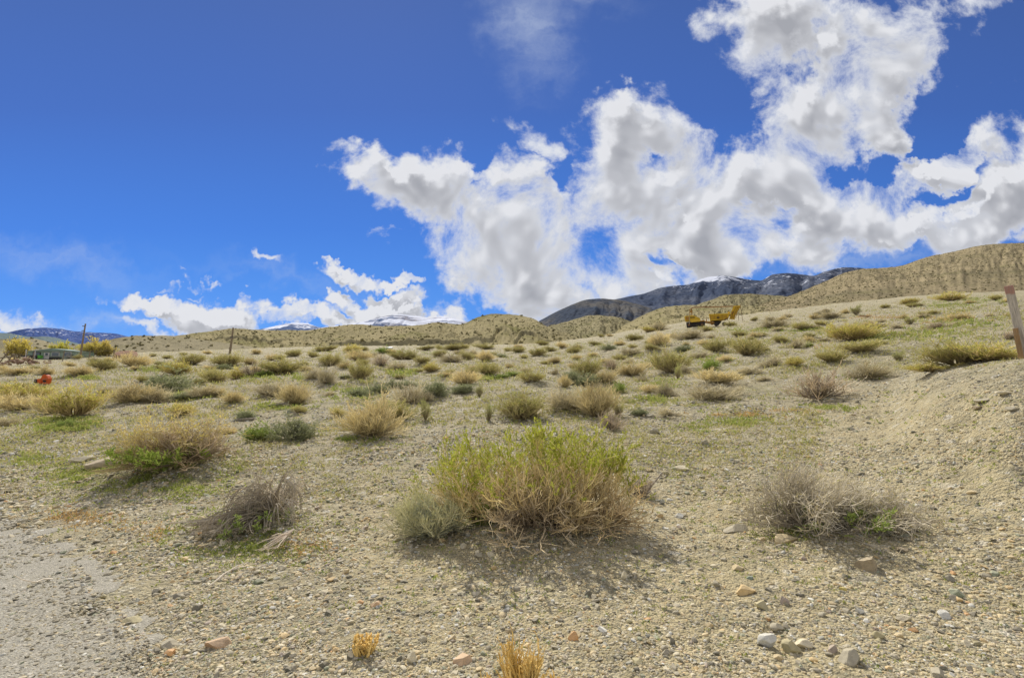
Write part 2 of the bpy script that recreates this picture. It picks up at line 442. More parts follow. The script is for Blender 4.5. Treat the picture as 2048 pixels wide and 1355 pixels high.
def mat_ground():
    m, nt, bs = new_mat("desert_ground")
    geo = nt.new("ShaderNodeNewGeometry"); pos = geo.outputs['Position']
    mk = attr(nt, "Mask"); sp_ = nt.new("ShaderNodeSeparateColor"); nt.put(sp_.inputs[0], mk.outputs['Color'])
    sand, green, rust = sp_.outputs[0], sp_.outputs[1], sp_.outputs[2]
    n1 = nt.noise(pos, 1.3, 5, 0.6); n2 = nt.noise(pos, 9.0, 5, 0.65); n3 = nt.noise(pos, 70.0, 4, 0.7)
    sandc = nt.ramp(n2, [(0.3, (0.38, 0.312, 0.17)), (0.55, (0.505, 0.426, 0.245)), (0.75, (0.60, 0.51, 0.31))])
    grvc = nt.ramp(n2, [(0.25, (0.30, 0.253, 0.15)), (0.5, (0.43, 0.37, 0.222)), (0.75, (0.54, 0.467, 0.295))])
    base = nt.mix(nt.mr(nt.math('ADD', sand, nt.math('MULTIPLY', nt.math('SUBTRACT', n1, 0.5), 1.3)), 0.25, 0.75), grvc, sandc)
    # loose chips of stone of three sizes
    for sc, amt, seed in ((3.6, 0.55, 2.3), (8.0, 0.80, 1.3), (55.0, 0.75, 0), (21.0, 0.75, 3.1), (150.0, 0.45, 7.7)):
        pv = nt.vmath('ADD', pos, (seed, seed * 1.7, seed * 0.3))
        pv = nt.vmath('ADD', pv, nt.vmath('SCALE', nt.noise(pos, sc * 0.8, 2, 0.5, color=True), 0.5 / sc))
        dist = nt.voro(pv, sc, 'F1'); cc = nt.voro(pv, sc, 'F1', out='Color')
        sc_ = nt.new("ShaderNodeSeparateColor"); nt.put(sc_.inputs[0], cc)
        chip = nt.ramp(sc_.outputs[0], [(0.0, (0.14, 0.13, 0.095)), (0.3, (0.27, 0.245, 0.155)), (0.6, (0.43, 0.385, 0.24)), (0.85, (0.63, 0.575, 0.41)), (0.97, (0.74, 0.70, 0.60))])
        on = nt.math('MULTIPLY', nt.mr(sc_.outputs[1], 0.45, 0.6), nt.mr(dist, 0.50, 0.36))
        on = nt.math('MULTIPLY', on, nt.math('SUBTRACT', amt, nt.math('MULTIPLY', sand, 0.30)))
        base = nt.mix(on, base, chip)
    base = nt.mix(nt.mr(n3, 0.40, 0.32, 0.0, 0.6), base, (0.12, 0.10, 0.06))
    n5 = nt.noise(pos, 2.6, 5, 0.7)
    base = nt.mix(nt.mr(n5, 0.5, 0.36, 0.0, 0.42), base, (0.20, 0.175, 0.105))
    gn = nt.noise(pos, 6.0, 6, 0.7)
    base = nt.mix(nt.math('MULTIPLY', nt.mr(nt.math('ADD', gn, nt.math('MULTIPLY', green, 0.45)), 0.62, 0.85), 0.75), base, nt.mix(n3, (0.17, 0.175, 0.05), (0.32, 0.295, 0.11)))
    base = nt.mix(nt.math('MULTIPLY', nt.mr(nt.math('ADD', gn, nt.math('MULTIPLY', rust, 0.45)), 0.68, 0.9), 0.35), base, (0.34, 0.21, 0.09))
    nt.put(bs.inputs['Base Color'], base)
    h = nt.math('ADD', nt.math('MULTIPLY', n2, 0.6), nt.math('MULTIPLY', n3, 0.35))
    v1 = nt.voro(pos, 55.0, 'F1'); v2 = nt.voro(nt.vmath('ADD', pos, (3.1, 5.27, 0.93)), 21.0, 'F1')
    h = nt.math('SUBTRACT', h, nt.math('ADD', nt.math('MULTIPLY', v1, 0.5), nt.math('MULTIPLY', v2, 0.7)))
    bp = nt.new("ShaderNodeBump"); bp.inputs['Strength'].default_value = 0.95; bp.inputs['Distance'].default_value = 0.04
    nt.put(bp.inputs['Height'], h); nt.put(bs.inputs['Normal'], bp.outputs[0])
    bs.inputs['Roughness'].default_value = 0.95
    return m

def mat_road():
    m, nt, bs = new_mat("worn_asphalt")
    geo = nt.new("ShaderNodeNewGeometry"); pos = geo.outputs['Position']
    n1 = nt.noise(pos, 1.1, 4, 0.6); n2 = nt.noise(pos, 60.0, 3, 0.7)
    n4 = nt.noise(pos, 14.0, 5, 0.7)
    base = nt.ramp(nt.math('ADD', nt.math('MULTIPLY', n1, 0.45), nt.math('ADD', nt.math('MULTIPLY', n2, 0.25), nt.math('MULTIPLY', n4, 0.3))), [(0.36, (0.20, 0.188, 0.15)), (0.5, (0.335, 0.315, 0.25)), (0.64, (0.48, 0.45, 0.36))])
    ed = attr(nt, "Mask").outputs['Fac']
    n6 = nt.noise(pos, 5.0, 6, 0.7)
    base = nt.mix(nt.mr(nt.math('ADD', ed, nt.math('MULTIPLY', nt.math('SUBTRACT', n6, 0.5), 1.6)), 0.75, 0.25), base, nt.mix(n4, (0.24, 0.22, 0.165), (0.44, 0.41, 0.32)))
    for sc in (38.0, 75.0, 150.0):
        pv = nt.vmath('ADD', pos, nt.vmath('SCALE', nt.noise(pos, sc, 2, 0.5, color=True), 0.6 / sc))
        dist = nt.voro(pv, sc, 'F1'); cc = nt.new("ShaderNodeSeparateColor"); nt.put(cc.inputs[0], nt.voro(pv, sc, 'F1', out='Color'))
        chip = nt.ramp(cc.outputs[0], [(0.0, (0.10, 0.095, 0.08)), (0.5, (0.33, 0.30, 0.235)), (0.9, (0.66, 0.61, 0.5))])
        base = nt.mix(nt.math('MULTIPLY', nt.mr(cc.outputs[1], 0.55, 0.65), nt.mr(dist, 0.5, 0.3, 0.0, 0.85)), base, chip)
    nt.put(bs.inputs['Base Color'], base)
    bp = nt.new("ShaderNodeBump"); bp.inputs['Strength'].default_value = 0.55; bp.inputs['Distance'].default_value = 0.02
    nt.put(bp.inputs['Height'], nt.math('SUBTRACT', n2, nt.voro(pos, 75.0, 'F1'))); nt.put(bs.inputs['Normal'], bp.outputs[0])
    return m

# patches of low spring green and rust-dry growth: (px, py, half width, half height, density)
GREEN = [(240, 955, 130, 22, 1.0), (360, 965, 80, 25, 0.7), (330, 925, 110, 20, 0.8), (120, 850, 70, 14, .7), (60, 920, 60, 14, .5), (480, 1075, 130, 40, .6), (530, 1040, 60, 25, .8),
         (150, 848, 60, 14, 1), (350, 790, 60, 10, .8), (560, 812, 50, 8, .7), (440, 935, 60, 25, .5), (700, 785, 60, 14, .4), (1590, 1050, 90, 22, .5), (1700, 1020, 80, 20, .3),
         (1325, 768, 30, 10, .6), (1310, 800, 40, 8, .5), (1470, 845, 60, 9, .6), (1400, 855, 40, 8, .5), (970, 757, 30, 6, .8), (800, 745, 40, 8, .6), (1660, 815, 50, 6, .5), (990, 1040, 80, 15, .7),
         (1880, 610, 60, 8, .6), (1950, 600, 70, 10, .6), (1930, 650, 60, 16, .5), (1850, 670, 80, 14, .4), (1740, 670, 50, 8, .6), (1620, 660, 120, 6, .5), (1500, 660, 60, 5, .5), (1730, 755, 40, 5, .7),
         (780, 705, 160, 4, .5), (1150, 690, 60, 5, .5), (300, 740, 40, 5, .7), (175, 756, 30, 5, .7), (600, 755, 30, 5, .5), (520, 755, 40, 5, .5), (760, 880, 60, 8, .3), (1420, 720, 60, 6, .4)]
RUST = [(150, 1035, 70, 16, 1), (300, 1060, 80, 14, .6), (600, 1085, 60, 24, .7), (1490, 830, 60, 5, .9), (1570, 822, 60, 4, .8), (1760, 634, 70, 5, .9), (1900, 640, 70, 10, .4), (1000, 870, 60, 5, .3), (1640, 695, 40, 4, .6), (460, 862, 30, 8, .6)]

def patch_mask(px, py, patches):
    m = np.zeros(np.shape(px))
    for (a, b, c, d, s) in patches:
        m = np.maximum(m, s * np.exp(-(((px - a) / c) ** 2 + ((py - b) / d) ** 2)))
    return m
def to_px(x, y, z):
    """photograph place of a world point (used to spread the growth where the photograph has it)"""
    y = np.maximum(y, 0.3); zz = z - CAMH
    f = y * cp + zz * sp; up = -y * sp + zz * cp
    f = np.maximum(f, 0.1)
    return 1024 + F * x / f, 677.5 - F * up / f

# ------------------------------------------------------------------ ground sheet
def build_ground():
    az = np.concatenate([np.linspace(-180, -70, 40), np.linspace(-69, 69, 760), np.linspace(70, 180, 40)])
    rr = np.concatenate([np.linspace(0.02, 1.9, 12), np.exp(np.linspace(math.log(2.0), math.log(60), 620)), np.exp(np.linspace(math.log(61), math.log(420), 110)), [700, 1500, 4000, 9000, 20000]])
    A, R = np.meshgrid(rad(1) * az, rr)
    x = R * np.sin(A); y = R * np.cos(A)
    z = H(x, y)
    z = z - 0.0 * R
    z = np.where(R > 420, z - (R - 420) * 0.004, z)
    px, py = to_px(x, y, z)
    g = patch_mask(px, py, GREEN); ru = patch_mask(px, py, RUST)
    d = np.maximum(y, 0.3)
    g = np.maximum(g, 0.42 * smooth(930, 780, py) * (1 - smooth(1600, 1750, px) * smooth(735, 760, py)) * smooth(0.35, 0.65, fbm(x * 0.35, y * 0.35, 4, 91)))
    sand = smooth(550, 800, px) * smooth(880, 1020, py) + smooth(1500, 1750, px) * smooth(740, 830, py)
    sand = np.clip(sand, 0, 1) * 0.75 + 0.12
    M = np.stack([sand, g, ru], -1).reshape(-1, 3)
    me = mk_mesh("ground", np.stack([x, y, z], -1).reshape(-1, 3), [grid_faces(*x.shape)[:, ::-1]], [mat_ground()], smooth_=True, attrs={"Mask": M})
    o = link("ground", me); tag(o, kind="structure")

def build_road():
    # a sheet on the ground sheet, its near edge broken up by noise
    pts = []
    seg = np.hypot(*(RP[1:] - RP[:-1]).T); s = np.concatenate([[0], np.cumsum(seg)])
    S = np.linspace(0, s[-1], 330)
    ex = np.interp(S, s, RP[:, 0]); ey = np.interp(S, s, RP[:, 1])
    k = np.ones(25) / 25
    ex = np.convolve(np.pad(ex, 12, 'edge'), k, 'valid'); ey = np.convolve(np.pad(ey, 12, 'edge'), k, 'valid')
    tx = np.gradient(ex); ty = np.gradient(ey); L = np.hypot(tx, ty); nx, ny = ty / L, -tx / L      # to the right of travel
    nx, ny = -np.abs(nx), -np.abs(ny)
    T = np.linspace(0, 1, 90) ** 1.2 * 6.0
    jag = (fbm(S * 2.2, S * 0, 4, 5) - 0.5) * 0.7 + (fbm(S * 9, S * 0, 3, 8) - 0.5) * 0.25
    off = jag[:, None] * np.exp(-T / 0.5)[None] + T[None]
    x = ex[:, None] + nx[:, None] * off; y = ey[:, None] + ny[:, None] * off
    z = H(x, y) + 0.018 - 0.016 * np.exp(-T / 0.05)[None]
    o = link("road", mk_mesh("road", np.stack([x, y, z], -1).reshape(-1, 3), [grid_faces(*x.shape)], [mat_road()], smooth_=True, attrs={'Mask': np.repeat(np.clip(np.tile(T, len(S)) / 1.1, 0, 1)[:, None], 3, 1)}))
    tag(o, kind="structure")

# ------------------------------------------------------------------ hills and mountains
def mat_hill(name, c0, c1, c2, dots=0.0, dot_scale=0.6, dotc=(0.055, 0.055, 0.03), green=0.3, dens=0.5):
    m, nt, bs = new_mat(name)
    geo = nt.new("ShaderNodeNewGeometry"); pos = geo.outputs['Position']
    n1 = nt.noise(pos, 0.03, 6, 0.62); n2 = nt.noise(pos, 0.35, 5, 0.65); n3 = nt.noise(pos, 2.2, 3, 0.7)
    f = nt.math('ADD', nt.math('MULTIPLY', n1, 0.55), nt.math('ADD', nt.math('MULTIPLY', n2, 0.3), nt.math('MULTIPLY', n3, 0.15)))
    base = nt.ramp(f, [(0.36, c0), (0.5, c1), (0.64, c2)])
    gn = nt.noise(nt.vmath('ADD', pos, (31., 7., 0.)), 0.05, 6, 0.65)
    base = nt.mix(nt.mr(gn, 0.5, 0.68, 0.0, green), base, (0.17, 0.17, 0.055))
    if dots:
        for k, scl in enumerate((dot_scale, dot_scale * 1.7)):
            pv = nt.vmath('ADD', pos, (5.0 * k, 3.0 * k, 0.))
            dist = nt.voro(pv, scl, 'F1'); cc = nt.new("ShaderNodeSeparateColor"); nt.put(cc.inputs[0], nt.voro(pv, scl, 'F1', out='Color'))
            base = nt.mix(nt.math('MULTIPLY', nt.mr(dist, 0.38, 0.22), nt.mr(cc.outputs[0], dens, dens + 0.1, 0.0, dots)), base, dotc)
    nt.put(bs.inputs['Base Color'], base)
    bp = nt.new("ShaderNodeBump"); bp.inputs['Strength'].default_value = 0.6; bp.inputs['Distance'].default_value = 1.5
    nt.put(bp.inputs['Height'], nt.math('ADD', n2, nt.math('MULTIPLY', n3, 0.3))); nt.put(bs.inputs['Normal'], bp.outputs[0])
    bs.inputs['Roughness'].default_value = 1.0
    bs.inputs['Specular IOR Level'].default_value = 0.0
    return m

HILLS = {}
def ridge(name, crest, dc, db, vb, mat, nx=320, nt_=110, gully=0.12, rough=0.05, seed=0, wob=0.12, gfreq=1.0, crest_rough=1.0, prof=1.0, features=None, label=None):
    """crest: photograph places of the skyline; dc/db: distance of the skyline and of the foot; vb: row of the foot"""
    cx = np.array([c[0] for c in crest], float); cy = np.array([c[1] for c in crest], float)
    px = np.linspace(cx[0], cx[-1], nx)
    i, t = catmull(cx, cy, px)
    gi = lambda k: cy[np.clip(k, 0, len(cx) - 1)]
    hh = lambda k: np.where((k >= 0) & (k < len(cx) - 1), cx[np.clip(k + 1, 0, len(cx) - 1)] - cx[np.clip(k, 0, len(cx) - 1)], 0)
    v = herm(gi(i - 1), gi(i), gi(i + 1), gi(i + 2), hh(i - 1), hh(i), hh(i + 1), t)
    v = v + (fbm(px / 9.0, px * 0 + seed, 4, seed) - 0.5) * 2.2 * crest_rough
    dcx = dc * (1 + wob * (fbm(px / 160., px * 0, 3, seed + 40) - 0.5) * 2)
    vbx = np.interp(px, [p[0] for p in vb], [p[1] for p in vb]) if hasattr(vb, '__len__') else np.full(nx, float(vb))
    uc, wc = ray(px, v); ub, wb = ray(px, vbx)
    zc = CAMH + wc * dcx; zb = CAMH + wb * db
    T = np.concatenate([np.linspace(0, 1, nt_), np.linspace(1.03, 1.8, 24)])
    t = T[:, None]
    tf = np.minimum(t, 1)
    d = db + (dcx - db)[None] * t
    X = uc[None] * d
    relief = np.maximum(zc - zb, 0.02 * dc)[None]
    g1 = fbm(px[None] / (26. / gfreq) + 1.5 * fbm(px[None] / 60., t * 3, 3, seed + 9), t * 1.1 + px[None] * 0, 4, seed + 5)
    g1 = np.abs(g1 - 0.5) * 2
    g2 = fbm(px[None] / 12., t * 5 + px[None] * 0, 5, seed + 15) - 0.5
    env = np.sin(np.pi * np.clip(t, 0, 1)) ** 0.8
    up = zb[None] + (zc - zb)[None] * tf ** prof
    z = up + relief * env * (gully * (g1 - 0.35) + rough * g2)
    if features is not None: z = z + features(px[None] + 0 * t, t + 0 * px[None], relief) * (t <= 1)
    back = np.clip((t - 1) / 0.8, 0, 1)
    z = np.where(t > 1, zc[None] * (1 - back ** 1.5) + (zb[None] - 0.3 * relief) * back ** 1.5, z)
    z[0] -= 0.04 * db
    V = np.stack([X, d + 0 * X, z], -1)
    o = link(name, mk_mesh(name, V.reshape(-1, 3), [grid_faces(*z.shape)], [mat], smooth_=True))
    tag(o, kind="structure")
    HILLS[name + str(seed)] = (px, T, V)
    return V

def build_hills():
    tan = mat_hill("dry_hill", (0.24, 0.21, 0.115), (0.335, 0.29, 0.16), (0.42, 0.36, 0.205), dots=0.5, dot_scale=0.45, green=0.55, dens=0.55)
    tan2 = mat_hill("dry_hill_far", (0.215, 0.19, 0.11), (0.295, 0.26, 0.15), (0.36, 0.315, 0.185), dots=0.8, dot_scale=0.30, green=0.35, dens=0.35, dotc=(0.06, 0.065, 0.035))
    bigm = mat_hill("brown_hill", (0.19, 0.165, 0.10), (0.295, 0.245, 0.145), (0.385, 0.315, 0.19), dots=0.28, dot_scale=0.5, green=0.25, dens=0.35)
    bluem = mat_hill("hazy_hill", (0.12, 0.16, 0.17), (0.15, 0.19, 0.19), (0.19, 0.22, 0.20), green=0.0)  # distance haze put into its blue green base colours
    # cut bank of the dry wash in the front of the foothill
    def bank(px, t, relief):
        tb = 0.10 + 0.10 * fbm(px / 55., px * 0, 3, 77) + 0.55 * smooth(960, 1010, px) * smooth(1100, 1040, px) * (fbm(px / 25., px * 0, 2, 5) - 0.2)
        tb = np.where(px < 600, 0.46 + 0.25 * (fbm(px / 40., px * 0, 3, 31) - 0.5), tb)
        on = smooth(640, 690, px) * smooth(1130, 1080, px) + 0.75 * smooth(340, 380, px) * smooth(600, 560, px)
        st = smooth(tb, tb + 0.03, t)
        return on * 1.5 * (st - smooth(tb, tb + 0.35, t))
    ridge("hill", [(-400, 690), (-150, 680), (0, 678), (60, 676), (130, 690), (200, 682), (235, 676), (285, 670.5), (340, 671), (420, 681), (500, 692), (600, 705)],
          175, 135, 716, mat_hill("grey_hill", (0.24, 0.21, 0.135), (0.30, 0.265, 0.17), (0.37, 0.325, 0.21), dots=0.3, dot_scale=0.35, green=0.2, dens=0.7), gully=0.05, rough=0.08, seed=3)
    ridge("hill", [(180, 690), (300, 682), (345, 672), (400, 665), (470, 657), (520, 659), (560, 660), (610, 660), (655, 654), (720, 648), (760, 652), (830, 650), (880, 644.5), (920, 648), (955, 634), (990, 627), (1020, 628), (1060, 635), (1100, 655), (1150, 672), (1200, 690)],
          235, 158, [(180, 712), (640, 704), (1200, 692)], tan, nx=700, nt_=220, gully=0.16, rough=0.12, seed=8, features=bank, gfreq=0.8)
    ridge("hill", [(1020, 700), (1090, 655), (1140, 641), (1185, 630), (1230, 633), (1270, 645), (1330, 660)], 330, 215, 690, tan2, gully=0.14, rough=0.1, seed=14)
    ridge("hill", [(1180, 690), (1240, 655), (1290, 628), (1340, 612), (1390, 609.5), (1450, 612), (1520, 612), (1600, 610), (1700, 606), (1800, 603)],
          270, 172, [(1180, 690), (1400, 655), (1600, 624), (1800, 610)], tan, nx=420, gully=0.10, rough=0.08, seed=19)
    ridge("hill", [(1330, 640), (1380, 615), (1420, 600), (1460, 588.5), (1500, 587.5), (1545, 590), (1600, 596), (1680, 612)], 620, 420, 640, tan2, gully=0.10, rough=0.08, seed=23)
    ridge("hill", [(1440, 640), (1500, 617), (1545, 600), (1580, 591), (1620, 575), (1660, 558), (1690, 545), (1730, 537), (1770, 535), (1805, 530), (1850, 515), (1890, 506), (1920, 500), (1960, 491), (2000, 487), (2048, 485), (2150, 478), (2300, 470), (2600, 480), (2900, 520)],
          480, 190, [(1440, 645), (1600, 622), (1750, 606), (2048, 592), (2900, 560)], bigm, nx=640, nt_=240, gully=0.035, rough=0.03, seed=30, gfreq=0.45, prof=0.92)
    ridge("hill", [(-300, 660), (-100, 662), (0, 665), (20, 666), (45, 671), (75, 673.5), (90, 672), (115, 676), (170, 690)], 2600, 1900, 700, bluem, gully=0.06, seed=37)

    # dark pine mountain with snow on its tops; distance haze is put into the bluish tones
    def mat_mtn(name, dark, brown, snow_lo, snow_hi, speck, streak=0.0, haze=(0.10, 0.16, 0.30), hz=0.0, snowc=(0.80, 0.83, 0.90), sc=1.0, xr=None):
        m, nt, bs = new_mat(name)
        geo = nt.new("ShaderNodeNewGeometry"); pos = geo.outputs['Position']
        s3 = nt.new("ShaderNodeSeparateXYZ"); nt.put(s3.inputs[0], pos)
        z = s3.outputs[2]
        n1 = nt.noise(pos, 0.0022 * sc, 6, 0.6); n2 = nt.noise(pos, 0.012 * sc, 5, 0.7); n3 = nt.noise(pos, 0.03 * sc, 3, 0.7)
        base = nt.mix(nt.mr(nt.math('ADD', n1, nt.math('MULTIPLY', nt.math('SUBTRACT', n2, 0.5), 0.5)), 0.42, 0.62), dark, brown)
        dist = nt.voro(pos, 0.028 * sc, 'F1')
        base = nt.mix(nt.mr(dist, 0.45, 0.25, 0.0, 0.6), base, tuple(c * 0.45 for c in dark))
        alt = nt.mr(z, snow_lo, snow_hi, interp='LINEAR')
        sn = nt.math('ADD', alt, nt.math('MULTIPLY', nt.math('SUBTRACT', n1, 0.5), 1.5))
        spk = nt.math('MULTIPLY', nt.mr(nt.math('ADD', nt.math('MULTIPLY', n3, 0.6), nt.math('MULTIPLY', n2, 0.4)), 0.56, 0.62), nt.mr(sn, 0.15, 0.5))
        full = nt.mr(nt.math('ADD', sn, nt.math('MULTIPLY', nt.math('SUBTRACT', n2, 0.5), 0.8)), 0.80, 0.95)
        if xr is not None:
            full = nt.math('MULTIPLY', full, nt.math('MULTIPLY', nt.mr(s3.outputs[0], xr[0], xr[1]), nt.mr(s3.outputs[0], xr[3], xr[2])))
        if streak:
            mp = nt.new("ShaderNodeMapping"); nt.put(mp.inputs[0], pos); mp.inputs['Scale'].default_value = (0.0005, 0.0005, 0.012)
            mp.inputs['Rotation'].default_value = (0, rad(-6), 0)
            sk_ = nt.noise(mp.outputs[0], 1.5, 6, 0.62, 1.0)
            full = nt.math('MULTIPLY', full, nt.mr(sk_, 0.58, 0.5, 1 - streak, 1.0))
        sf = nt.math('MAXIMUM', nt.math('MULTIPLY', spk, speck), full)
        base = nt.mix(sf, base, snowc)
        if hz: base = nt.mix(hz, base, haze)  # blue distance haze painted into the base colour
        nt.put(bs.inputs['Base Color'], base)
        bp = nt.new("ShaderNodeBump"); bp.inputs['Strength'].default_value = 0.3; bp.inputs['Distance'].default_value = 20.0
        nt.put(bp.inputs['Height'], n2); nt.put(bs.inputs['Normal'], bp.outputs[0])
        bs.inputs['Roughness'].default_value = 1.0; bs.inputs['Specular IOR Level'].default_value = 0.0
        return m
    zt = lambda v, d: CAMH + float(ray(1400, v)[1]) * d
    spur = mat_mtn("spur_slope", (0.066, 0.08, 0.105), (0.135, 0.13, 0.12), zt(560, 3400), zt(500, 3400), 0.3)
    dm = mat_mtn("pine_mountain", (0.065, 0.083, 0.125), (0.115, 0.13, 0.165), zt(602, 4300), zt(553, 4300), 0.9, snowc=(0.60, 0.63, 0.70), xr=(1150, 1350, 1880, 2120))
    ridge("mountain", [(1040, 665), (1085, 638), (1130, 615), (1180, 598), (1205, 597), (1240, 600), (1290, 612), (1340, 628), (1420, 650)], 3400, 2400, 670, spur, gully=0.10, rough=0.05, seed=44, crest_rough=0.5)
    ridge("mountain", [(1060, 668), (1140, 630), (1200, 606), (1250, 594), (1290, 586), (1325, 574), (1350, 571), (1375, 569), (1400, 559), (1425, 552.5), (1450, 551.5), (1475, 555), (1500, 559), (1520, 560.5), (1545, 549), (1575, 546), (1600, 548), (1625, 551), (1650, 543), (1690, 534), (1725, 536), (1760, 545), (1900, 580)],
          4300, 2900, 660, dm, nx=520, nt_=160, gully=0.13, rough=0.05, seed=47, gfreq=0.55, crest_rough=0.6)
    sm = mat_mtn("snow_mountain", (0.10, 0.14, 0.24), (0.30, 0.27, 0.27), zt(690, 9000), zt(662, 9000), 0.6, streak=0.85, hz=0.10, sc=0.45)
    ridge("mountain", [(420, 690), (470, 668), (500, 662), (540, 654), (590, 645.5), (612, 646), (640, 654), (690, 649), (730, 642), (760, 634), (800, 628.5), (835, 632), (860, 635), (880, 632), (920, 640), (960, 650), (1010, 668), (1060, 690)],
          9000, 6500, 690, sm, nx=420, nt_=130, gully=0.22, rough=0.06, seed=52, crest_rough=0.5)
    lm = mat_mtn("haze_blue_mountain", (0.055, 0.085, 0.21), (0.08, 0.11, 0.24), zt(705, 9000), zt(650, 9000), 0.95, hz=0.15, haze=(0.10, 0.18, 0.42), sc=0.45, xr=(-1e6, -9e5, -8.9e5, -8.8e5))
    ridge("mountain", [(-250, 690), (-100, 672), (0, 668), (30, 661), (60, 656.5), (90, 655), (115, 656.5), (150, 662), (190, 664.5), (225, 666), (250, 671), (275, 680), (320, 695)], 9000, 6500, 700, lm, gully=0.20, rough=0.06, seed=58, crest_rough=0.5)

build_ground(); build_road(); build_hills()
# ------------------------------------------------------------------ stones and gravel
def icosphere(sub):
    t = (1 + 5 ** .5) / 2
    v = [(-1, t, 0), (1, t, 0), (-1, -t, 0), (1, -t, 0), (0, -1, t), (0, 1, t), (0, -1, -t), (0, 1, -t), (t, 0, -1), (t, 0, 1), (-t, 0, -1), (-t, 0, 1)]
    f = [(0,11,5),(0,5,1),(0,1,7),(0,7,10),(0,10,11),(1,5,9),(5,11,4),(11,10,2),(10,7,6),(7,1,8),(3,9,4),(3,4,2),(3,2,6),(3,6,8),(3,8,9),(4,9,5),(2,4,11),(6,2,10),(8,6,7),(9,8,1)]
    v = [np.array(p) / np.linalg.norm(p) for p in v]
    for _ in range(sub):
        cache = {}; nf = []
        def mid(a, b):
            k = (min(a, b), max(a, b))
            if k not in cache:
                m = v[a] + v[b]; v.append(m / np.linalg.norm(m)); cache[k] = len(v) - 1
            return cache[k]
        for a, b, c in f:
            ab, bc, ca = mid(a, b), mid(b, c), mid(c, a)
            nf += [(a, ab, ca), (b, bc, ab), (c, ca, bc), (ab, bc, ca)]
        f = nf
    return np.array(v), np.array(f)

def stone_shape(rng, sub, cuts=7, lump=0.18):
    v, f = icosphere(sub)
    v = v.copy()
    for k in range(cuts):                              # flat broken faces
        n = rng.normal(size=3); n /= np.linalg.norm(n)
        c = rng.uniform(0.45, 0.85)
        dd = v @ n - c
        v = v - np.maximum(dd, 0)[:, None] * n
    s = rng.integers(0, 999)
    n = (fbm(v[:, 0] * 2.2 + s, v[:, 1] * 2.2 + v[:, 2] * 1.7, 3, int(s)) - 0.5) * lump
    v = v * (1 + n)[:, None]
    return v / np.abs(v).max(0), f

def mat_stone():
    m, nt, bs = new_mat("stone")
    geo = nt.new("ShaderNodeNewGeometry"); oi = nt.new("ShaderNodeObjectInfo")
    pos = geo.outputs['Position']
    c = attr(nt).outputs['Color']
    n1 = nt.noise(pos, 28.0, 5, 0.65); n2 = nt.noise(pos, 160.0, 3, 0.7)
    sh = nt.mr(nt.math('ADD', nt.math('MULTIPLY', n1, 0.6), nt.math('MULTIPLY', n2, 0.4)), 0.3, 0.7, 0.60, 1.35, interp='LINEAR')
    sc = nt.new("ShaderNodeVectorMath", operation='SCALE'); nt.put(sc.inputs[0], c); nt.put(sc.inputs['Scale'], sh)
    up = nt.new("ShaderNodeSeparateXYZ"); nt.put(up.inputs[0], geo.outputs['Normal'])
    dust = nt.mix(nt.mr(up.outputs[2], 0.0, 0.9, 0.08, 0.38), sc.outputs[0], (0.46, 0.39, 0.27))
    nt.put(bs.inputs['Base Color'], dust)
    bp = nt.new("ShaderNodeBump"); bp.inputs['Strength'].default_value = 0.5; bp.inputs['Distance'].default_value = 0.006
    nt.put(bp.inputs['Height'], nt.math('ADD', n1, nt.math('MULTIPLY', n2, 0.5))); nt.put(bs.inputs['Normal'], bp.outputs[0])
    bs.inputs['Roughness'].default_value = 0.8
    return m
MAT_STONE = mat_stone()

def mat_vcol(name, rough=0.9, jitter=0.0, gain=1.0):
    m, nt, bs = new_mat(name)
    c = attr(nt).outputs['Color']
    if jitter:
        oi = nt.new("ShaderNodeObjectInfo")
        hs = nt.new("ShaderNodeHueSaturation"); nt.put(hs.inputs['Color'], c)
        nt.put(hs.inputs['Value'], nt.mr(oi.outputs['Random'], 0, 1, gain * (1 - jitter), gain * (1 + jitter), interp='LINEAR'))
        c = hs.outputs[0]
    nt.put(bs.inputs['Base Color'], c)
    bs.inputs['Roughness'].default_value = rough; bs.inputs['Specular IOR Level'].default_value = 0.1
    return m

SC = {'grey': (.27, .265, .24), 'dark': (.115, .12, .115), 'white': (.62, .61, .58), 'tan': (.42, .36, .25), 'olive': (.30, .285, .19), 'green': (.20, .245, .205), 'blue': (.24, .27, .29),
      'pink': (.47, .34, .25), 'orange': (.48, .285, .14), 'peach': (.52, .37, .21), 'mauve': (.28, .245, .25), 'brown': (.27, .235, .185), 'yellow': (.55, .42, .16), 'teal': (.16, .23, .23), 'red': (.36, .255, .185), 'pale': (.47, .45, .39)}
SC = {k_: tuple(min(.72, a_ * b_) for a_, b_ in zip(v_, (1.5, 1.40, 1.10))) for k_, v_ in SC.items()}
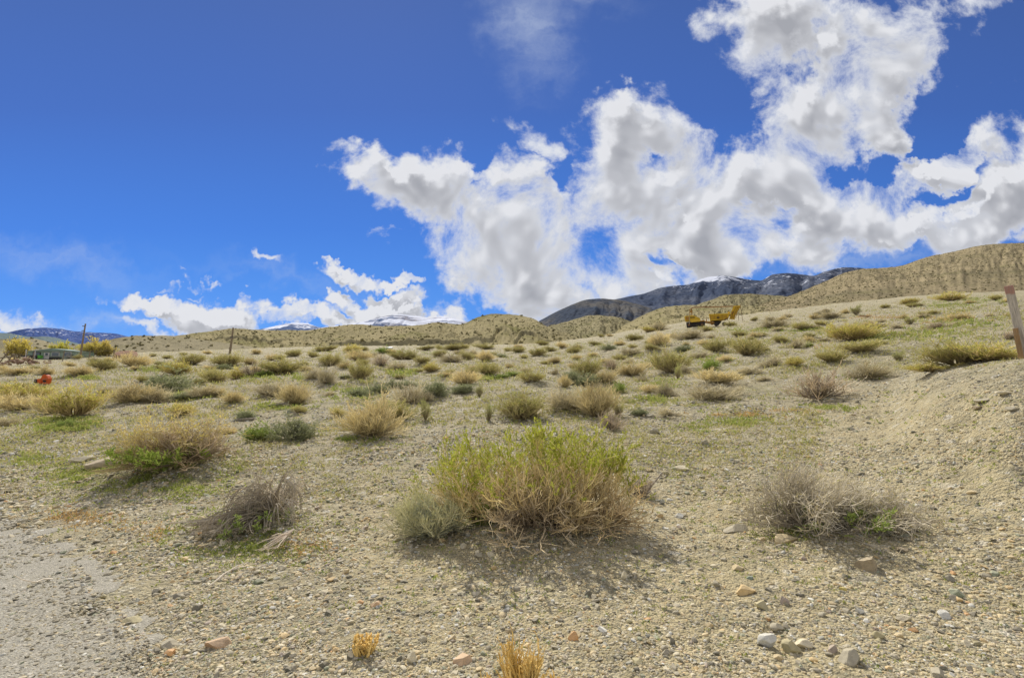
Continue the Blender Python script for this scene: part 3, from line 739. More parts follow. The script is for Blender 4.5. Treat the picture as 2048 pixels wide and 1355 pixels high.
# photo place of the foot, width, height, colour, look
STONES = [
 (1473, 1068, 48, 26, 'grey', 'grey green rounded rock beside a flat tan rock under the dry grey bush'),
 (1567, 1092, 54, 30, 'tan', 'flat tan rock with a sharp shadow just below the dry grey bush'),
 (1736, 1147, 40, 38, 'brown', 'pointed brown grey rock standing alone on the bare sand at right'),
 (1490, 1190, 38, 22, 'peach', 'peach coloured block with a light top on the sand below the tan flat rock'),
 (1525, 1222, 26, 26, 'olive', 'mottled olive stone just above the pale grey block'),
 (1570, 1216, 16, 28, 'mauve', 'purple grey upright stone beside the mottled olive stone'),
 (1535, 1304, 34, 50, 'white', 'large white speckled rock standing on end in the gravel'),
 (1583, 1310, 34, 34, 'olive', 'rounded tan olive rock right of the white speckled rock'),
 (1555, 1262, 28, 18, 'grey', 'pale grey block just above the white speckled rock'),
 (1606, 1298, 32, 22, 'pale', 'pale slanted stone touching the rounded tan olive rock'),
 (1697, 1334, 36, 42, 'grey', 'big grey green rock near the bottom edge of the gravel'),
 (1663, 1308, 20, 22, 'mauve', 'small mauve stone left of the big grey green rock'),
 (1911, 1198, 32, 28, 'green', 'dark green smooth stone on the sand at right'),
 (1890, 1240, 30, 22, 'white', 'white angular stone right below the dark green smooth stone'),
 (1806, 1244, 30, 18, 'pale', 'light grey slab stone left of the white angular stone'),
 (1827, 1266, 18, 14, 'orange', 'small orange stone below the light grey slab stone'),
 (1687, 1182, 14, 10, 'yellow', 'tiny yellow stone on bare sand below the pointed brown rock'),
 (1721, 1228, 18, 15, 'white', 'small white stone alone on the sand below the tiny yellow stone'),
 (1756, 1280, 24, 22, 'olive', 'olive stone half sunk in gravel at lower right'),
 (1408, 890, 20, 12, 'grey', 'small grey stone on the slope left of the smooth sand mound'),
 (1367, 942, 30, 16, 'pale', 'pale tan flat stone right of the green tipped bush'),
 (1357, 1038, 20, 14, 'white', 'white grey stone between the green tipped bush and the dry grey bush'),
 (1875, 1358, 40, 24, 'grey', 'grey rock cut by the bottom edge of the picture'),
 (1803, 1102, 22, 10, 'brown', 'flat brown stone in the shadow right of the dry grey bush'),
 (1499, 1160, 14, 12, 'teal', 'small teal stone above the peach coloured block'),
 (1475, 1142, 24, 15, 'tan', 'tan stone above the small teal stone'),
 (205, 940, 66, 28, 'brown', 'large flat brown grey boulder beside the sprawling straw bush'),
 (166, 926, 44, 16, 'pale', 'whitish boulder lying left of the large flat brown boulder'),
 (266, 1252, 38, 24, 'olive', 'grey green block at the edge of the gravel near the road'),
 (342, 1298, 36, 22, 'grey', 'rounded grey stone above the flat orange stone'),
 (341, 1313, 24, 16, 'orange', 'flat orange stone leaning on the rounded grey stone'),
 (438, 1298, 48, 28, 'red', 'reddish brown slab stone in the gravel at lower left'),
 (313, 1308, 15, 13, 'dark', 'dark pebble left of the flat orange stone'),
 (397, 1222, 24, 15, 'dark', 'dark slate stone above the reddish brown slab'),
 (356, 1197, 26, 14, 'dark', 'long dark stone upper right of the grey green block'),
 (311, 1190, 14, 14, 'dark', 'black round stone left of the long dark stone'),
 (516, 1170, 24, 15, 'green', 'greenish stone among dry stems in the lower left gravel'),
 (448, 1092, 20, 16, 'pale', 'pale stone on the green patch below the dead drooping clump'),
 (311, 1352, 30, 18, 'pink', 'pinkish stone at the bottom edge beside the road'),
 (649, 1336, 22, 18, 'dark', 'dark slate stone left of the small straw tuft'),
 (209, 1284, 13, 9, 'dark', 'dark stone lying out on the grey road'),
 (196, 1106, 16, 9, 'grey', 'grey stone at the edge of the road far left'),
 (928, 1328, 42, 28, 'pink', 'pink angular rock left of the golden straw tuft'),
 (1145, 1286, 22, 28, 'orange', 'orange oval stone right of the golden straw tuft'),
 (751, 1217, 26, 18, 'pink', 'pale pink wedge stone beside a bright orange pebble'),
 (722, 1209, 14, 10, 'orange', 'bright orange pebble left of the pale pink wedge stone'),
 (824, 1332, 20, 32, 'pale', 'pale grey long stone between the two straw tufts'),
 (703, 1318, 20, 17, 'dark', 'dark round stone touching the small straw tuft'),
 (1206, 1264, 22, 11, 'white', 'white flat stone right of the orange oval stone'),
 (981, 1118, 15, 20, 'pale', 'pale upright stone in the sand below the green tipped bush'),
 (957, 1116, 18, 14, 'grey', 'grey stone left of the pale upright stone'),
 (1274, 1330, 20, 17, 'olive', 'striped olive stone near the bottom edge right of centre'),
 (1100, 1182, 24, 15, 'olive', 'striped tan grey stone in the sand below the bush shadow'),
 (1127, 1181, 18, 12, 'grey', 'grey stone touching the striped tan grey stone'),
 (1178, 1195, 16, 18, 'dark', 'dark layered stone tilted in the sand right of the striped stone'),
 (1247, 1162, 15, 24, 'pale', 'pale pointed stone standing in the sand right of centre'),
 (1334, 1310, 22, 15, 'grey', 'grey flat stone below a dark slate splinter'),
 (1345, 1294, 12, 22, 'dark', 'dark slate splinter leaning in the gravel right of centre'),
 (857, 1270, 15, 12, 'brown', 'brown stone above the pale grey long stone'),
 (1071, 1246, 15, 11, 'dark', 'dark stone above and left of the orange oval stone'),
 (693, 1149, 13, 13, 'tan', 'light tan stone on the sandy slope left of the bush shadow'),
 (1257, 1025, 19, 18, 'blue', 'blue grey stone at the edge of the green tipped bush shadow'),
 (1309, 872, 19, 19, 'grey', 'upright grey stone on the slope right of the green tipped bush'),
 (1302, 836, 17, 12, 'grey', 'round grey stone up the slope behind the upright grey stone'),
 (1298, 944, 16, 9, 'tan', 'tan stone behind the broken dark stub'),
 (582, 828, 14, 12, 'blue', 'blue grey stone near the weathered plank'),
 (1328, 876, 14, 9, 'pale', 'pale stone right of the upright grey stone'),
 (1385, 808, 12, 8, 'grey', 'grey stone on the slope in front of the grey straw shrub'),
 (1965, 805, 34, 12, 'grey', 'grey slab on the sand mound at right'),
 (2010, 790, 30, 12, 'pale', 'pale slab near the top of the sand mound'),
 (2025, 822, 24, 12, 'grey', 'grey stone on the face of the sand mound nearest the right edge'),
 (1955, 820, 22, 10, 'brown', 'brown stone on the face of the sand mound'),
]
def place_stone(name, V, f, p, w, h, dpt, colr, rz, label, group=None, me=None):
    if me is None:
        me = mk_mesh(name, V, [f], [MAT_STONE], colr=np.tile(np.array(colr), (len(V), 1)))
    o = link(name, me); o.location = p; o.rotation_euler = (0, 0, rz); o.scale = (w / 2, dpt / 2, h / 2)
    tag(o, label, 'stone', group)
    return o

def build_stones():
    rng = np.random.default_rng(11)
    for (px, py, w, h, c, lab) in STONES:
        q = hit1(px, py - 0.3 * h)
        s = q[1] / F
        V, f = stone_shape(rng, 3, cuts=12, lump=0.12)
        rz = rng.uniform(-0.5, 0.5)
        W_ = w * s * 1.05; Hh = h * s * 0.95
        colr = np.array(SC[c]) * rng.uniform(0.92, 1.1)
        place_stone('boulder' if w > 40 else 'stone', V, f, (q[0], q[1], q[2] + 0.12 * Hh), W_, Hh, W_ * rng.uniform(0.6, 0.95), colr, rz, lab)
    # the largest of the other loose stones
    kinds = [('grey', 'small grey stone lying loose in the foreground gravel', .34), ('dark', 'small dark stone lying loose in the foreground gravel', .2), ('pale', 'small pale stone lying loose in the foreground gravel', .2),
             ('tan', 'small tan stone lying loose in the foreground gravel', .16), ('peach', 'small peach stone lying loose in the foreground gravel', .05), ('green', 'small green grey stone lying loose in the foreground gravel', .05)]
    protos = {}
    for k, (c, lab, _) in enumerate(kinds):
        for j in range(4):
            V, f = stone_shape(rng, 2, cuts=11, lump=0.15)
            protos[c, j] = mk_mesh("stone", V, [f], [MAT_STONE], colr=np.tile(np.array(SC[c]) * (0.85 + 0.1 * j), (len(V), 1)))
    n = 224
    ppx = rng.uniform(60, 2040, n * 3); ppy = 1345 - rng.uniform(0, 1, n * 3) ** 1.5 * 330
    Q, ok = ground_hit(ppx, ppy)
    rs = road_side(Q[:, 0], Q[:, 1]); keep = ok & (rs < 0.0)
    Q = Q[keep][:n]
    pr = np.array([k[2] for k in kinds]); ki = rng.choice(len(kinds), n, p=pr / pr.sum())
    for q, k in zip(Q, ki):
        c, lab, _ = kinds[k]
        w = rng.uniform(11, 21) * q[1] / F
        h = w * rng.uniform(0.45, 0.8)
        place_stone('stone', None, None, (q[0], q[1], q[2] + 0.08 * h), w, h, w * rng.uniform(.6, 1), None, rng.uniform(0, 6.3), lab, 'small %s stones in the foreground gravel' % c, protos[c, int(rng.integers(4))])

def build_gravel():
    rng = np.random.default_rng(5)
    shp = []
    for k in range(14):
        V, f = stone_shape(rng, 1 if k < 7 else 0, cuts=6, lump=0.25)
        shp.append((V, f))
    pal = np.array([SC['grey'], SC['dark'], SC['pale'], SC['tan'], SC['olive'], SC['green'], SC['white'], SC['peach'], SC['mauve'], SC['orange'], SC['blue']])
    pw = np.array([.22, .11, .17, .20, .1, .05, .06, .04, .03, .008, .03]); pw /= pw.sum()
    N = 230000
    ppx = rng.uniform(-160, 2210, N); ppy = np.where(np.arange(N) < 140000, 1500 - rng.uniform(0, 1, N) * 620, 930 - rng.uniform(0, 1, N) * 330)
    # fewer on the smooth sand, fewer on the road
    Q, ok = ground_hit(ppx, ppy)
    sand = smooth(600, 850, ppx) * smooth(900, 1020, ppy) + smooth(1560, 1750, ppx) * smooth(760, 830, ppy)
    rs = road_side(Q[:, 0], Q[:, 1])
    clump = fbm(Q[:, 0] * 1.7, Q[:, 1] * 1.7, 3, 9)
    lowc = smooth(1150, 1300, ppy)
    prob = np.where(rs > 0.12, 0.72 + 0.4 * np.exp(-rs / 0.9), 1.0 - np.clip(sand, 0, 1) * (0.62 - 0.30 * lowc)) * smooth(0.25, 0.6, clump + 0.1)
    keep = ok & (rng.uniform(0, 1, N) < prob)
    Q = Q[keep]; ppy = ppy[keep]; n = len(Q)
    rs = rs[keep]
    spx = np.where(rs > 0.1, 0.55 + 0.45 * np.exp(-np.maximum(rs, 0) / 0.7), 1.0) * np.exp(rng.normal(math.log(4.8), 0.46, n)); spx = np.clip(spx, 2.0, 15) * np.interp(ppy, [700, 900, 1000], [.5, .72, 1.0])
    w = np.minimum(spx * Q[:, 1] / F, 0.20) * np.where(Q[:, 1] > 14, 0.8, 1)
    which = np.where(spx > 7, rng.integers(0, 7, n), rng.integers(7, 14, n))
    ci = rng.choice(len(pal), n, p=pw)
    farw = np.array([.18, .22, .16, .12, .1, .04, .22, .03, .02, .0, .03]); ci = np.where(Q[:, 1] > 10, rng.choice(len(pal), n, p=farw / farw.sum()), ci)
    roadw = np.array([.34, .2, .2, .06, .06, .05, .05, .0, .02, .0, .05]); ci = np.where(rs > .1, rng.choice(len(pal), n, p=roadw / roadw.sum()), ci)
    C = pal[ci] * rng.uniform(0.75, 1.2, (n, 1)) * np.where(rs > .1, .82, 1.)[:, None]
    Vs, Fs, Cs, off = [], [], [], 0
    for k in range(14):
        I = np.where(which == k)[0]
        if not len(I): continue
        V, f = shp[k]; m = len(I)
        a = rng.uniform(0, 6.283, m); ca, sa = np.cos(a), np.sin(a)
        sx = w[I] / 2 * rng.uniform(.8, 1.25, m); sy = w[I] / 2 * rng.uniform(.55, 1., m); sz = w[I] / 2 * rng.uniform(.35, .75, m)
        tl = rng.normal(0, 0.25, m)
        x = V[None, :, 0] * sx[:, None]; y = V[None, :, 1] * sy[:, None]; z = V[None, :, 2] * sz[:, None]
        z2 = z + x * tl[:, None]
        X = x * ca[:, None] - y * sa[:, None] + Q[I, 0][:, None]
        Y = x * sa[:, None] + y * ca[:, None] + Q[I, 1][:, None]
        Z = z2 + (Q[I, 2] + np.where(rs[I] > .02, .016, 0))[:, None] + rng.uniform(-.25, .3, m)[:, None] * sz[:, None]
        Vs.append(np.stack([X, Y, Z], -1).reshape(-1, 3))
        Fs.append((f[None] + (np.arange(m) * len(V))[:, None, None] + off).reshape(-1, 3))
        Cs.append(np.repeat(C[I], len(V), 0)); off += m * len(V)
    me = mk_mesh("gravel", np.concatenate(Vs), [np.concatenate(Fs)], [MAT_STONE], colr=np.concatenate(Cs))
    o = link("gravel", me)
    tag(o, 'loose grey and tan gravel strewn over the desert slope', 'gravel', kind='stuff')

build_stones(); build_gravel()
# ------------------------------------------------------------------ shrubs
def norm(a): return a / np.maximum(np.linalg.norm(a, axis=-1, keepdims=True), 1e-9)
UP = np.array([0, 0, 1.0])
def grow(rng, st, di, ln, K, bend, wig):
    pts = [st]; d = norm(di); p = st
    stp = (ln / (K - 1))[:, None]
    for k in range(K - 1):
        d = norm(d + UP * bend + rng.normal(0, wig, d.shape))
        p = p + d * stp
        pts.append(p)
    return np.stack(pts, 1)

def tubes(P_, r0, r1, sides=3):
    """P_ (N,K,3) -> verts, quads"""
    N, K = P_.shape[:2]
    T = np.gradient(P_, axis=1); T = norm(T)
    ref = np.where(np.abs(T[..., 2:3]) > 0.9, np.array([1.0, 0, 0]), UP)
    A = norm(np.cross(T, ref)); B = np.cross(T, A)
    t = np.linspace(0, 1, K)[None, :, None]
    R = r0[:, None, None] * (1 - t) + r1[:, None, None] * t
    ang = np.arange(sides) * 2 * math.pi / sides
    V = P_[:, :, None, :] + R[:, :, None, :] * (np.cos(ang)[None, None, :, None] * A[:, :, None, :] + np.sin(ang)[None, None, :, None] * B[:, :, None, :])
    idx = np.arange(N * K * sides).reshape(N, K, sides)
    a = idx[:, :-1, :]; b = np.roll(idx, -1, 2)[:, :-1, :]; c = np.roll(idx, -1, 2)[:, 1:, :]; d = idx[:, 1:, :]
    return V.reshape(-1, 3), np.stack([a, b, c, d], -1).reshape(-1, 4)

def leaves(rng, p, d, ln, wd):
    n = len(p)
    s = norm(np.cross(d, rng.normal(size=(n, 3))))
    L = ln[:, None]; Wd = wd[:, None]
    V = np.stack([p, p + d * L * 0.5 + s * Wd, p + d * L, p + d * L * 0.5 - s * Wd], 1).reshape(-1, 3)
    return V, np.arange(n * 4).reshape(n, 4)

def make_bush(seed, n0=40, n1=300, n2=900, nl=800, H_=1.0, R_=0.5, spread=80, base_r=0.06, lean=(0, 0, 0), bend=0.06, wig=0.12, l1=0.42, l2=0.25, th=0.008, jit=0.8,
              c0=(.07, .05, .035), c1=(.26, .2, .13), c2=(.40, .33, .2), leafc=((.2, .22, .06), (.3, .3, .1)), leaf=(0.06, 0.008), leaf_lo=0.45, minz=0.03, updir=0.25, low=0.0, flatten=None, ragged=0.35, leaf_up=0.0):
    rng = np.random.default_rng(seed)
    # main stems fill a dome
    cz = rng.uniform(math.cos(rad(spread)), 1.0, n0); th_ = np.arccos(cz); ph = rng.uniform(0, 2 * math.pi, n0)
    d0 = np.stack([np.sin(th_) * np.cos(ph), np.sin(th_) * np.sin(ph), cz], -1)
    d0 = norm(d0 + np.array(lean))
    lobes = 1 + ragged * (fbm(ph * 1.6 + seed, th_ * 2.2, 2, seed) - 0.5) * 2
    L0 = lobes / np.sqrt(((d0[:, 0] ** 2 + d0[:, 1] ** 2) / R_ ** 2) + d0[:, 2] ** 2 / H_ ** 2) * rng.uniform(0.62, 0.95, n0) * 0.86
    br = base_r * np.sqrt(rng.uniform(0, 1, n0))
    s0 = np.stack([br * np.cos(ph), br * np.sin(ph), np.zeros(n0)], -1)
    P0 = grow(rng, s0, d0, L0, 7, bend, wig)
    def child(PP, n, lo, hi, sprd, lf, K, up, Lp):
        i = rng.integers(0, len(PP), n); t = rng.uniform(lo, hi, n) * (PP.shape[1] - 1)
        k = np.minimum(t.astype(int), PP.shape[1] - 2); f = (t - k)[:, None]
        st = PP[i, k] * (1 - f) + PP[i, k + 1] * f
        tg = norm(PP[i, k + 1] - PP[i, k])
        di = norm(tg + rng.normal(0, sprd, tg.shape) + UP * up)
        L = lf * rng.uniform(0.5, 1.15, n) * H_
        return grow(rng, st, di, L, K, bend, wig), t / (PP.shape[1] - 1)
    P1, t1 = child(P0, n1, 0.15, 1.0, 0.55 * jit, l1, 5, updir, L0)
    P2, t2 = child(P1, n2, 0.2, 1.0, 0.6 * jit, l2, 4, updir, None)
    for PP in (P0, P1, P2):
        PP[..., 2] = np.maximum(PP[..., 2], minz * H_ * rng.uniform(0.1, 1.0, PP.shape[:1] + (1,)))
    c0, c1, c2 = map(np.array, (c0, c1, c2))
    Vs, Fs, Cs, off = [], [], [], 0
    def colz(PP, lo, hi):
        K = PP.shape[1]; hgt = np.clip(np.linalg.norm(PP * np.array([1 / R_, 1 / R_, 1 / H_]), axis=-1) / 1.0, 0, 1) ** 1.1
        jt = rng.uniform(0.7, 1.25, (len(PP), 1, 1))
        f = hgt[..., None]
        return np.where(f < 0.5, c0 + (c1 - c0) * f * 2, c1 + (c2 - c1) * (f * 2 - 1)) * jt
    for PP, ra, rb, sd in ((P0, th * 2.0, th * 0.8, 4), (P1, th * 1.0, th * 0.5, 3), (P2, th * 0.62, th * 0.35, 3)):
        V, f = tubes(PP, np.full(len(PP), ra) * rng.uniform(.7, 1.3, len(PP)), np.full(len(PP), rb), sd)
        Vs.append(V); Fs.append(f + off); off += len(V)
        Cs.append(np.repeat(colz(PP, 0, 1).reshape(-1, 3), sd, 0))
    tw = (np.concatenate(Vs), np.concatenate(Fs), np.concatenate(Cs))
    lv = None
    if nl:
        PP = P2
        hh = PP[:, -1, 2] / H_ + 0.35 * np.hypot(PP[:, -1, 0], PP[:, -1, 1]) / R_
        ok = np.where(hh + rng.normal(0, 0.08, len(hh)) > leaf_lo)[0]
        if len(ok):
            i = rng.choice(ok, nl); t = rng.uniform(0.15, 1.0, nl) * (PP.shape[1] - 1); k = np.minimum(t.astype(int), PP.shape[1] - 2); f = (t - k)[:, None]
            p = PP[i, k] * (1 - f) + PP[i, k + 1] * f
            d = norm(norm(PP[i, k + 1] - PP[i, k]) + rng.normal(0, 0.45, (nl, 3)) + UP * leaf_up)
            V, F_ = leaves(rng, p, d, leaf[0] * rng.uniform(.6, 1.3, nl), leaf[1] * rng.uniform(.7, 1.3, nl))
            a = rng.uniform(0, 1, (nl, 1)); C = (np.array(leafc[0]) * (1 - a) + np.array(leafc[1]) * a)
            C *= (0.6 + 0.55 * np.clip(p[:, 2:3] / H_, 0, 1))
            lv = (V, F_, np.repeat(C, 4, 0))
    return tw, lv

MAT_TWIG = mat_vcol("twig", 0.9, 0.14, 1.75)
def mat_leaf():
    m, nt, bs = new_mat("leaf")
    oi = nt.new("ShaderNodeObjectInfo")
    hs = nt.new("ShaderNodeHueSaturation"); nt.put(hs.inputs['Color'], attr(nt).outputs['Color'])
    nt.put(hs.inputs['Value'], nt.mr(oi.outputs['Random'], 0, 1, 1.45, 1.85, interp='LINEAR'))
    nt.put(bs.inputs['Base Color'], hs.outputs[0])
    bs.inputs['Roughness'].default_value = 0.75
    tr = nt.new("ShaderNodeBsdfTranslucent"); nt.put(tr.inputs[0], hs.outputs[0])
    mx = nt.new("ShaderNodeMixShader"); mx.inputs[0].default_value = 0.35
    nt.l.new(bs.outputs[0], mx.inputs[1]); nt.l.new(tr.outputs[0], mx.inputs[2])
    out = [n for n in nt.n if n.type == 'OUTPUT_MATERIAL'][0]
    nt.l.new(mx.outputs[0], out.inputs[0])
    return m
MAT_LEAF = mat_leaf()

def bush_meshes(args):
    tw, lv = make_bush(**args)
    mt = mk_mesh("twigs", tw[0], [tw[1]], [MAT_TWIG], colr=tw[2])
    ml = mk_mesh("foliage", lv[0], [lv[1]], [MAT_LEAF], colr=lv[2]) if lv is not None else None
    if lv is not None:
        V = np.concatenate([tw[0], lv[0]]); C = np.concatenate([tw[2], lv[2]])
        mj = mk_mesh("shrub", V, [tw[1], lv[1] + len(tw[0])], [MAT_TWIG, MAT_LEAF], colr=C, midx=np.concatenate([np.zeros(len(tw[1])), np.ones(len(lv[1]))]))
    else: mj = mt
    return mt, ml, mj

# kinds of mid-distance shrub, unit size (1 high, 1 wide)
KINDS = {
 'olive': dict(n0=45, n1=320, n2=900, nl=2600, spread=78, th=.0085, jit=.55, bend=.10, l1=.36, l2=.22, c0=(.10, .08, .05), c1=(.27, .225, .12), c2=(.42, .37, .18), leafc=((.20, .20, .055), (.37, .345, .11)), leaf=(.085, .009), leaf_lo=.30, updir=.3),
 'yellow': dict(n0=45, n1=300, n2=800, nl=2600, spread=78, th=.0085, jit=.55, bend=.10, l1=.36, l2=.22, c0=(.11, .08, .05), c1=(.33, .26, .13), c2=(.50, .41, .19), leafc=((.28, .28, .05), (.47, .42, .11)), leaf=(.085, .010), leaf_lo=.35, updir=.3),
 'grey': dict(n0=40, n1=300, n2=1000, nl=250, spread=80, th=.0085, jit=.75, bend=.04, l1=.38, l2=.26, c0=(.09, .072, .045), c1=(.245, .21, .13), c2=(.43, .38, .24), leafc=((.28, .25, .14), (.42, .38, .26)), leaf=(.05, .006), leaf_lo=.3, updir=.2),
 'tan': dict(n0=45, n1=320, n2=1100, nl=1200, spread=80, th=.0080, jit=.6, bend=.08, l1=.38, l2=.26, c0=(.10, .08, .045), c1=(.31, .255, .135), c2=(.53, .45, .24), leafc=((.40, .34, .16), (.57, .47, .26)), leaf=(.07, .006), leaf_lo=.35, updir=.25),
 'sage': dict(n0=36, n1=260, n2=800, nl=3600, spread=85, th=.0075, jit=.8, bend=.05, l1=.36, l2=.22, c0=(.10, .09, .07), c1=(.19, .19, .12), c2=(.28, .29, .17), leafc=((.16, .175, .08), (.29, .30, .15)), leaf=(.075, .015), leaf_lo=.15, updir=.2),
 'green': dict(n0=36, n1=220, n2=600, nl=3000, spread=85, th=.0075, jit=.7, bend=.08, l1=.36, l2=.22, c0=(.10, .09, .05), c1=(.18, .18, .07), c2=(.26, .28, .09), leafc=((.13, .19, .035), (.27, .33, .07)), leaf=(.085, .015), leaf_lo=.15, updir=.3),
 'upright': dict(n0=22, n1=120, n2=420, nl=1300, spread=42, th=.010, jit=.45, bend=.12, l1=.36, l2=.24, base_r=.03, c0=(.09, .07, .05), c1=(.25, .21, .12), c2=(.36, .34, .16), leafc=((.22, .25, .07), (.36, .37, .13)), leaf=(.07, .009), leaf_lo=.3, updir=.3),
 'dead': dict(n0=30, n1=170, n2=420, nl=0, spread=74, th=.010, jit=.6, bend=.04, l1=.42, l2=.28, c0=(.08, .065, .05), c1=(.20, .165, .12), c2=(.40, .33, .23), updir=.2),
}
ADJ = {'olive': 'olive', 'yellow': 'yellow green', 'grey': 'grey twiggy', 'tan': 'straw coloured', 'sage': 'grey green leafy', 'green': 'bright green', 'upright': 'thin upright', 'dead': 'bare dead'}
KIND_MESH = {}
def kind_mesh(k, j):
    if (k, j) not in KIND_MESH:
        a = dict(ragged=.6); a.update(KINDS[k]); a['jit'] = a['jit'] * 1.2; a['th'] *= .78; a['n2'] = int(a['n2'] * 1.05); a['nl'] = int(a['nl'] * 1.15); a['leaf'] = (a.get('leaf', (.06, .008))[0] * .9, a.get('leaf', (.06, .008))[1] * .72); a['seed'] = 100 + 17 * j + sum(map(ord, k)); KIND_MESH[k, j] = bush_meshes(a)
    return KIND_MESH[k, j]

# photograph place of the foot, width, height, kind
SH = [
(384,728,48,22,'olive'),(267,732,52,26,'tan'),(454,730,52,26,'olive'),(447,738,30,11,'sage'),(507,752,42,34,'dead'),(559,744,80,33,'olive'),(532,752,26,20,'green'),(625,757,30,24,'grey'),(652,766,32,36,'grey'),(661,731,44,28,'olive'),
(588,712,34,18,'olive'),(625,714,24,17,'olive'),(652,702,40,15,'olive'),(537,789,54,36,'grey'),(590,808,58,42,'tan'),(429,763,62,30,'olive'),(473,758,38,30,'yellow'),(337,784,90,42,'sage'),(372,795,56,19,'sage'),(354,748,54,30,'yellow'),
(266,802,88,44,'tan'),(310,803,50,34,'grey'),(407,792,48,34,'grey'),(466,805,40,30,'tan'),(427,790,36,22,'tan'),(361,828,44,36,'yellow'),(490,836,34,18,'sage'),(524,881,60,36,'green'),(588,878,60,46,'sage'),(674,831,28,25,'yellow'),
(659,790,24,13,'grey'),(597,824,28,16,'olive'),(454,864,40,12,'tan'),(33,748,64,17,'tan'),(90,749,28,17,'tan'),(159,750,44,20,'tan'),(205,741,44,26,'olive'),(45,802,96,44,'yellow'),(38,820,80,34,'tan'),(150,830,104,58,'yellow'),
(105,824,64,40,'tan'),(213,786,34,22,'grey'),(12,852,50,24,'grey'),(138,850,38,12,'green'),(284,762,22,14,'olive'),(721,757,48,36,'olive'),(762,731,40,28,'dead'),(806,719,54,26,'olive'),(797,738,38,16,'grey'),(718,721,42,25,'tan'),
(767,705,28,15,'green'),(704,704,34,22,'yellow'),(845,726,34,17,'olive'),(862,743,34,22,'yellow'),(904,724,38,25,'grey'),(931,719,28,20,'olive'),(970,721,34,24,'tan'),(975,748,50,32,'olive'),(1036,704,34,14,'olive'),(1077,711,38,24,'olive'),
(1002,714,22,11,'sage'),(1048,716,15,9,'olive'),(1063,763,46,26,'olive'),(1004,755,28,11,'green'),(1031,750,30,11,'green'),(1109,748,14,13,'grey'),(782,775,54,18,'sage'),(723,789,46,19,'sage'),(757,784,40,19,'sage'),(818,770,32,14,'sage'),
(872,790,46,42,'sage'),(926,784,40,21,'sage'),(930,769,54,30,'tan'),(818,806,54,42,'grey'),(850,802,28,24,'grey'),(959,794,22,28,'upright'),(850,839,30,42,'upright'),(977,841,28,36,'upright'),(1046,836,96,72,'olive'),(745,868,118,74,'tan'),
(780,840,86,52,'olive'),(692,880,32,10,'green'),(1128,817,54,44,'grey'),(1129,774,24,28,'tan'),(967,697,42,12,'olive'),(909,700,52,12,'olive'),(853,699,42,12,'olive'),(1123,695,24,14,'tan'),(1148,706,34,15,'olive'),(1218,699,22,16,'sage'),
(1268,680,34,13,'olive'),(1296,663,28,13,'yellow'),(1321,660,30,16,'grey'),(1383,677,54,24,'grey'),(1303,700,30,16,'olive'),(1318,690,44,26,'tan'),(1370,702,34,20,'sage'),(1431,702,44,33,'olive'),(1260,710,40,18,'grey'),(1341,744,76,54,'olive'),
(1494,710,58,36,'olive'),(1421,738,32,22,'green'),(1541,732,50,20,'grey'),(1589,730,30,24,'yellow'),(1551,655,54,20,'grey'),(1561,684,28,18,'olive'),(1592,695,34,20,'grey'),(1177,754,70,44,'olive'),(1178,768,40,28,'sage'),(1143,766,34,27,'sage'),
(1223,738,30,26,'dead'),(1263,750,54,28,'tan'),(1237,784,22,21,'green'),(1210,764,46,28,'tan'),(1301,785,34,20,'tan'),(1333,793,42,29,'grey'),(1356,758,24,27,'upright'),(1373,747,28,18,'grey'),(1421,800,92,50,'grey'),(1434,764,76,34,'tan'),
(1461,790,44,24,'grey'),(1501,746,54,16,'grey'),(1150,818,56,44,'grey'),(1195,832,76,72,'tan'),(1220,856,58,44,'dead'),(1236,832,34,42,'upright'),(1281,828,30,14,'sage'),(1341,830,54,16,'grey'),(1461,652,24,11,'olive'),(1412,662,26,10,'olive'),
(1603,659,34,16,'olive'),(1626,656,28,12,'grey'),(1660,635,32,13,'grey'),(1712,630,24,22,'upright'),(1702,680,92,48,'yellow'),(1758,656,32,14,'grey'),(1820,648,30,16,'upright'),(1819,608,38,12,'yellow'),(1902,601,50,18,'yellow'),(1879,656,38,14,'dead'),
(1919,639,38,14,'tan'),(1617,693,18,11,'green'),(1646,682,24,11,'grey'),(1618,676,24,11,'olive'),(1660,722,66,34,'olive'),(1720,703,76,32,'olive'),(1734,756,84,48,'grey'),(1796,722,28,22,'upright'),(1588,726,28,14,'olive'),(1634,796,116,68,'dead'),
(1915,728,130,46,'olive'),(1970,722,110,44,'yellow'),(1870,742,90,26,'yellow'),(2018,678,22,20,'dead'),(1555,660,24,10,'grey'),(1700,660,40,13,'tan'),(1750,690,40,16,'olive'),(1530,760,26,10,'grey'),(1285,762,26,12,'grey'),(1090,728,22,10,'olive'),
(880,712,30,14,'olive'),(740,742,22,10,'grey'),(690,735,30,16,'tan'),(690,755,22,10,'sage'),(560,720,26,13,'olive'),(610,742,24,13,'tan'),(500,728,26,14,'tan'),(420,738,24,10,'tan'),(320,730,24,11,'olive'),(1185,712,24,12,'tan'),
(1240,720,30,14,'olive'),(1410,690,30,13,'tan'),(1460,690,26,12,'olive'),(1530,700,22,9,'olive'),(1400,716,36,14,'grey'),(1110,725,24,12,'tan'),(1150,735,26,12,'tan'),(1020,735,20,9,'tan'),(950,738,24,11,'tan'),(890,752,26,12,'tan'),
(1290,735,28,14,'tan'),(1450,722,34,14,'tan'),(1510,690,26,11,'tan'),(1640,650,26,10,'olive'),(1480,672,30,12,'olive'),(1330,715,30,14,'grey'),(1085,690,28,10,'olive'),(1190,690,26,10,'olive'),(1240,690,24,10,'tan'),(1345,676,24,11,'tan'),
]
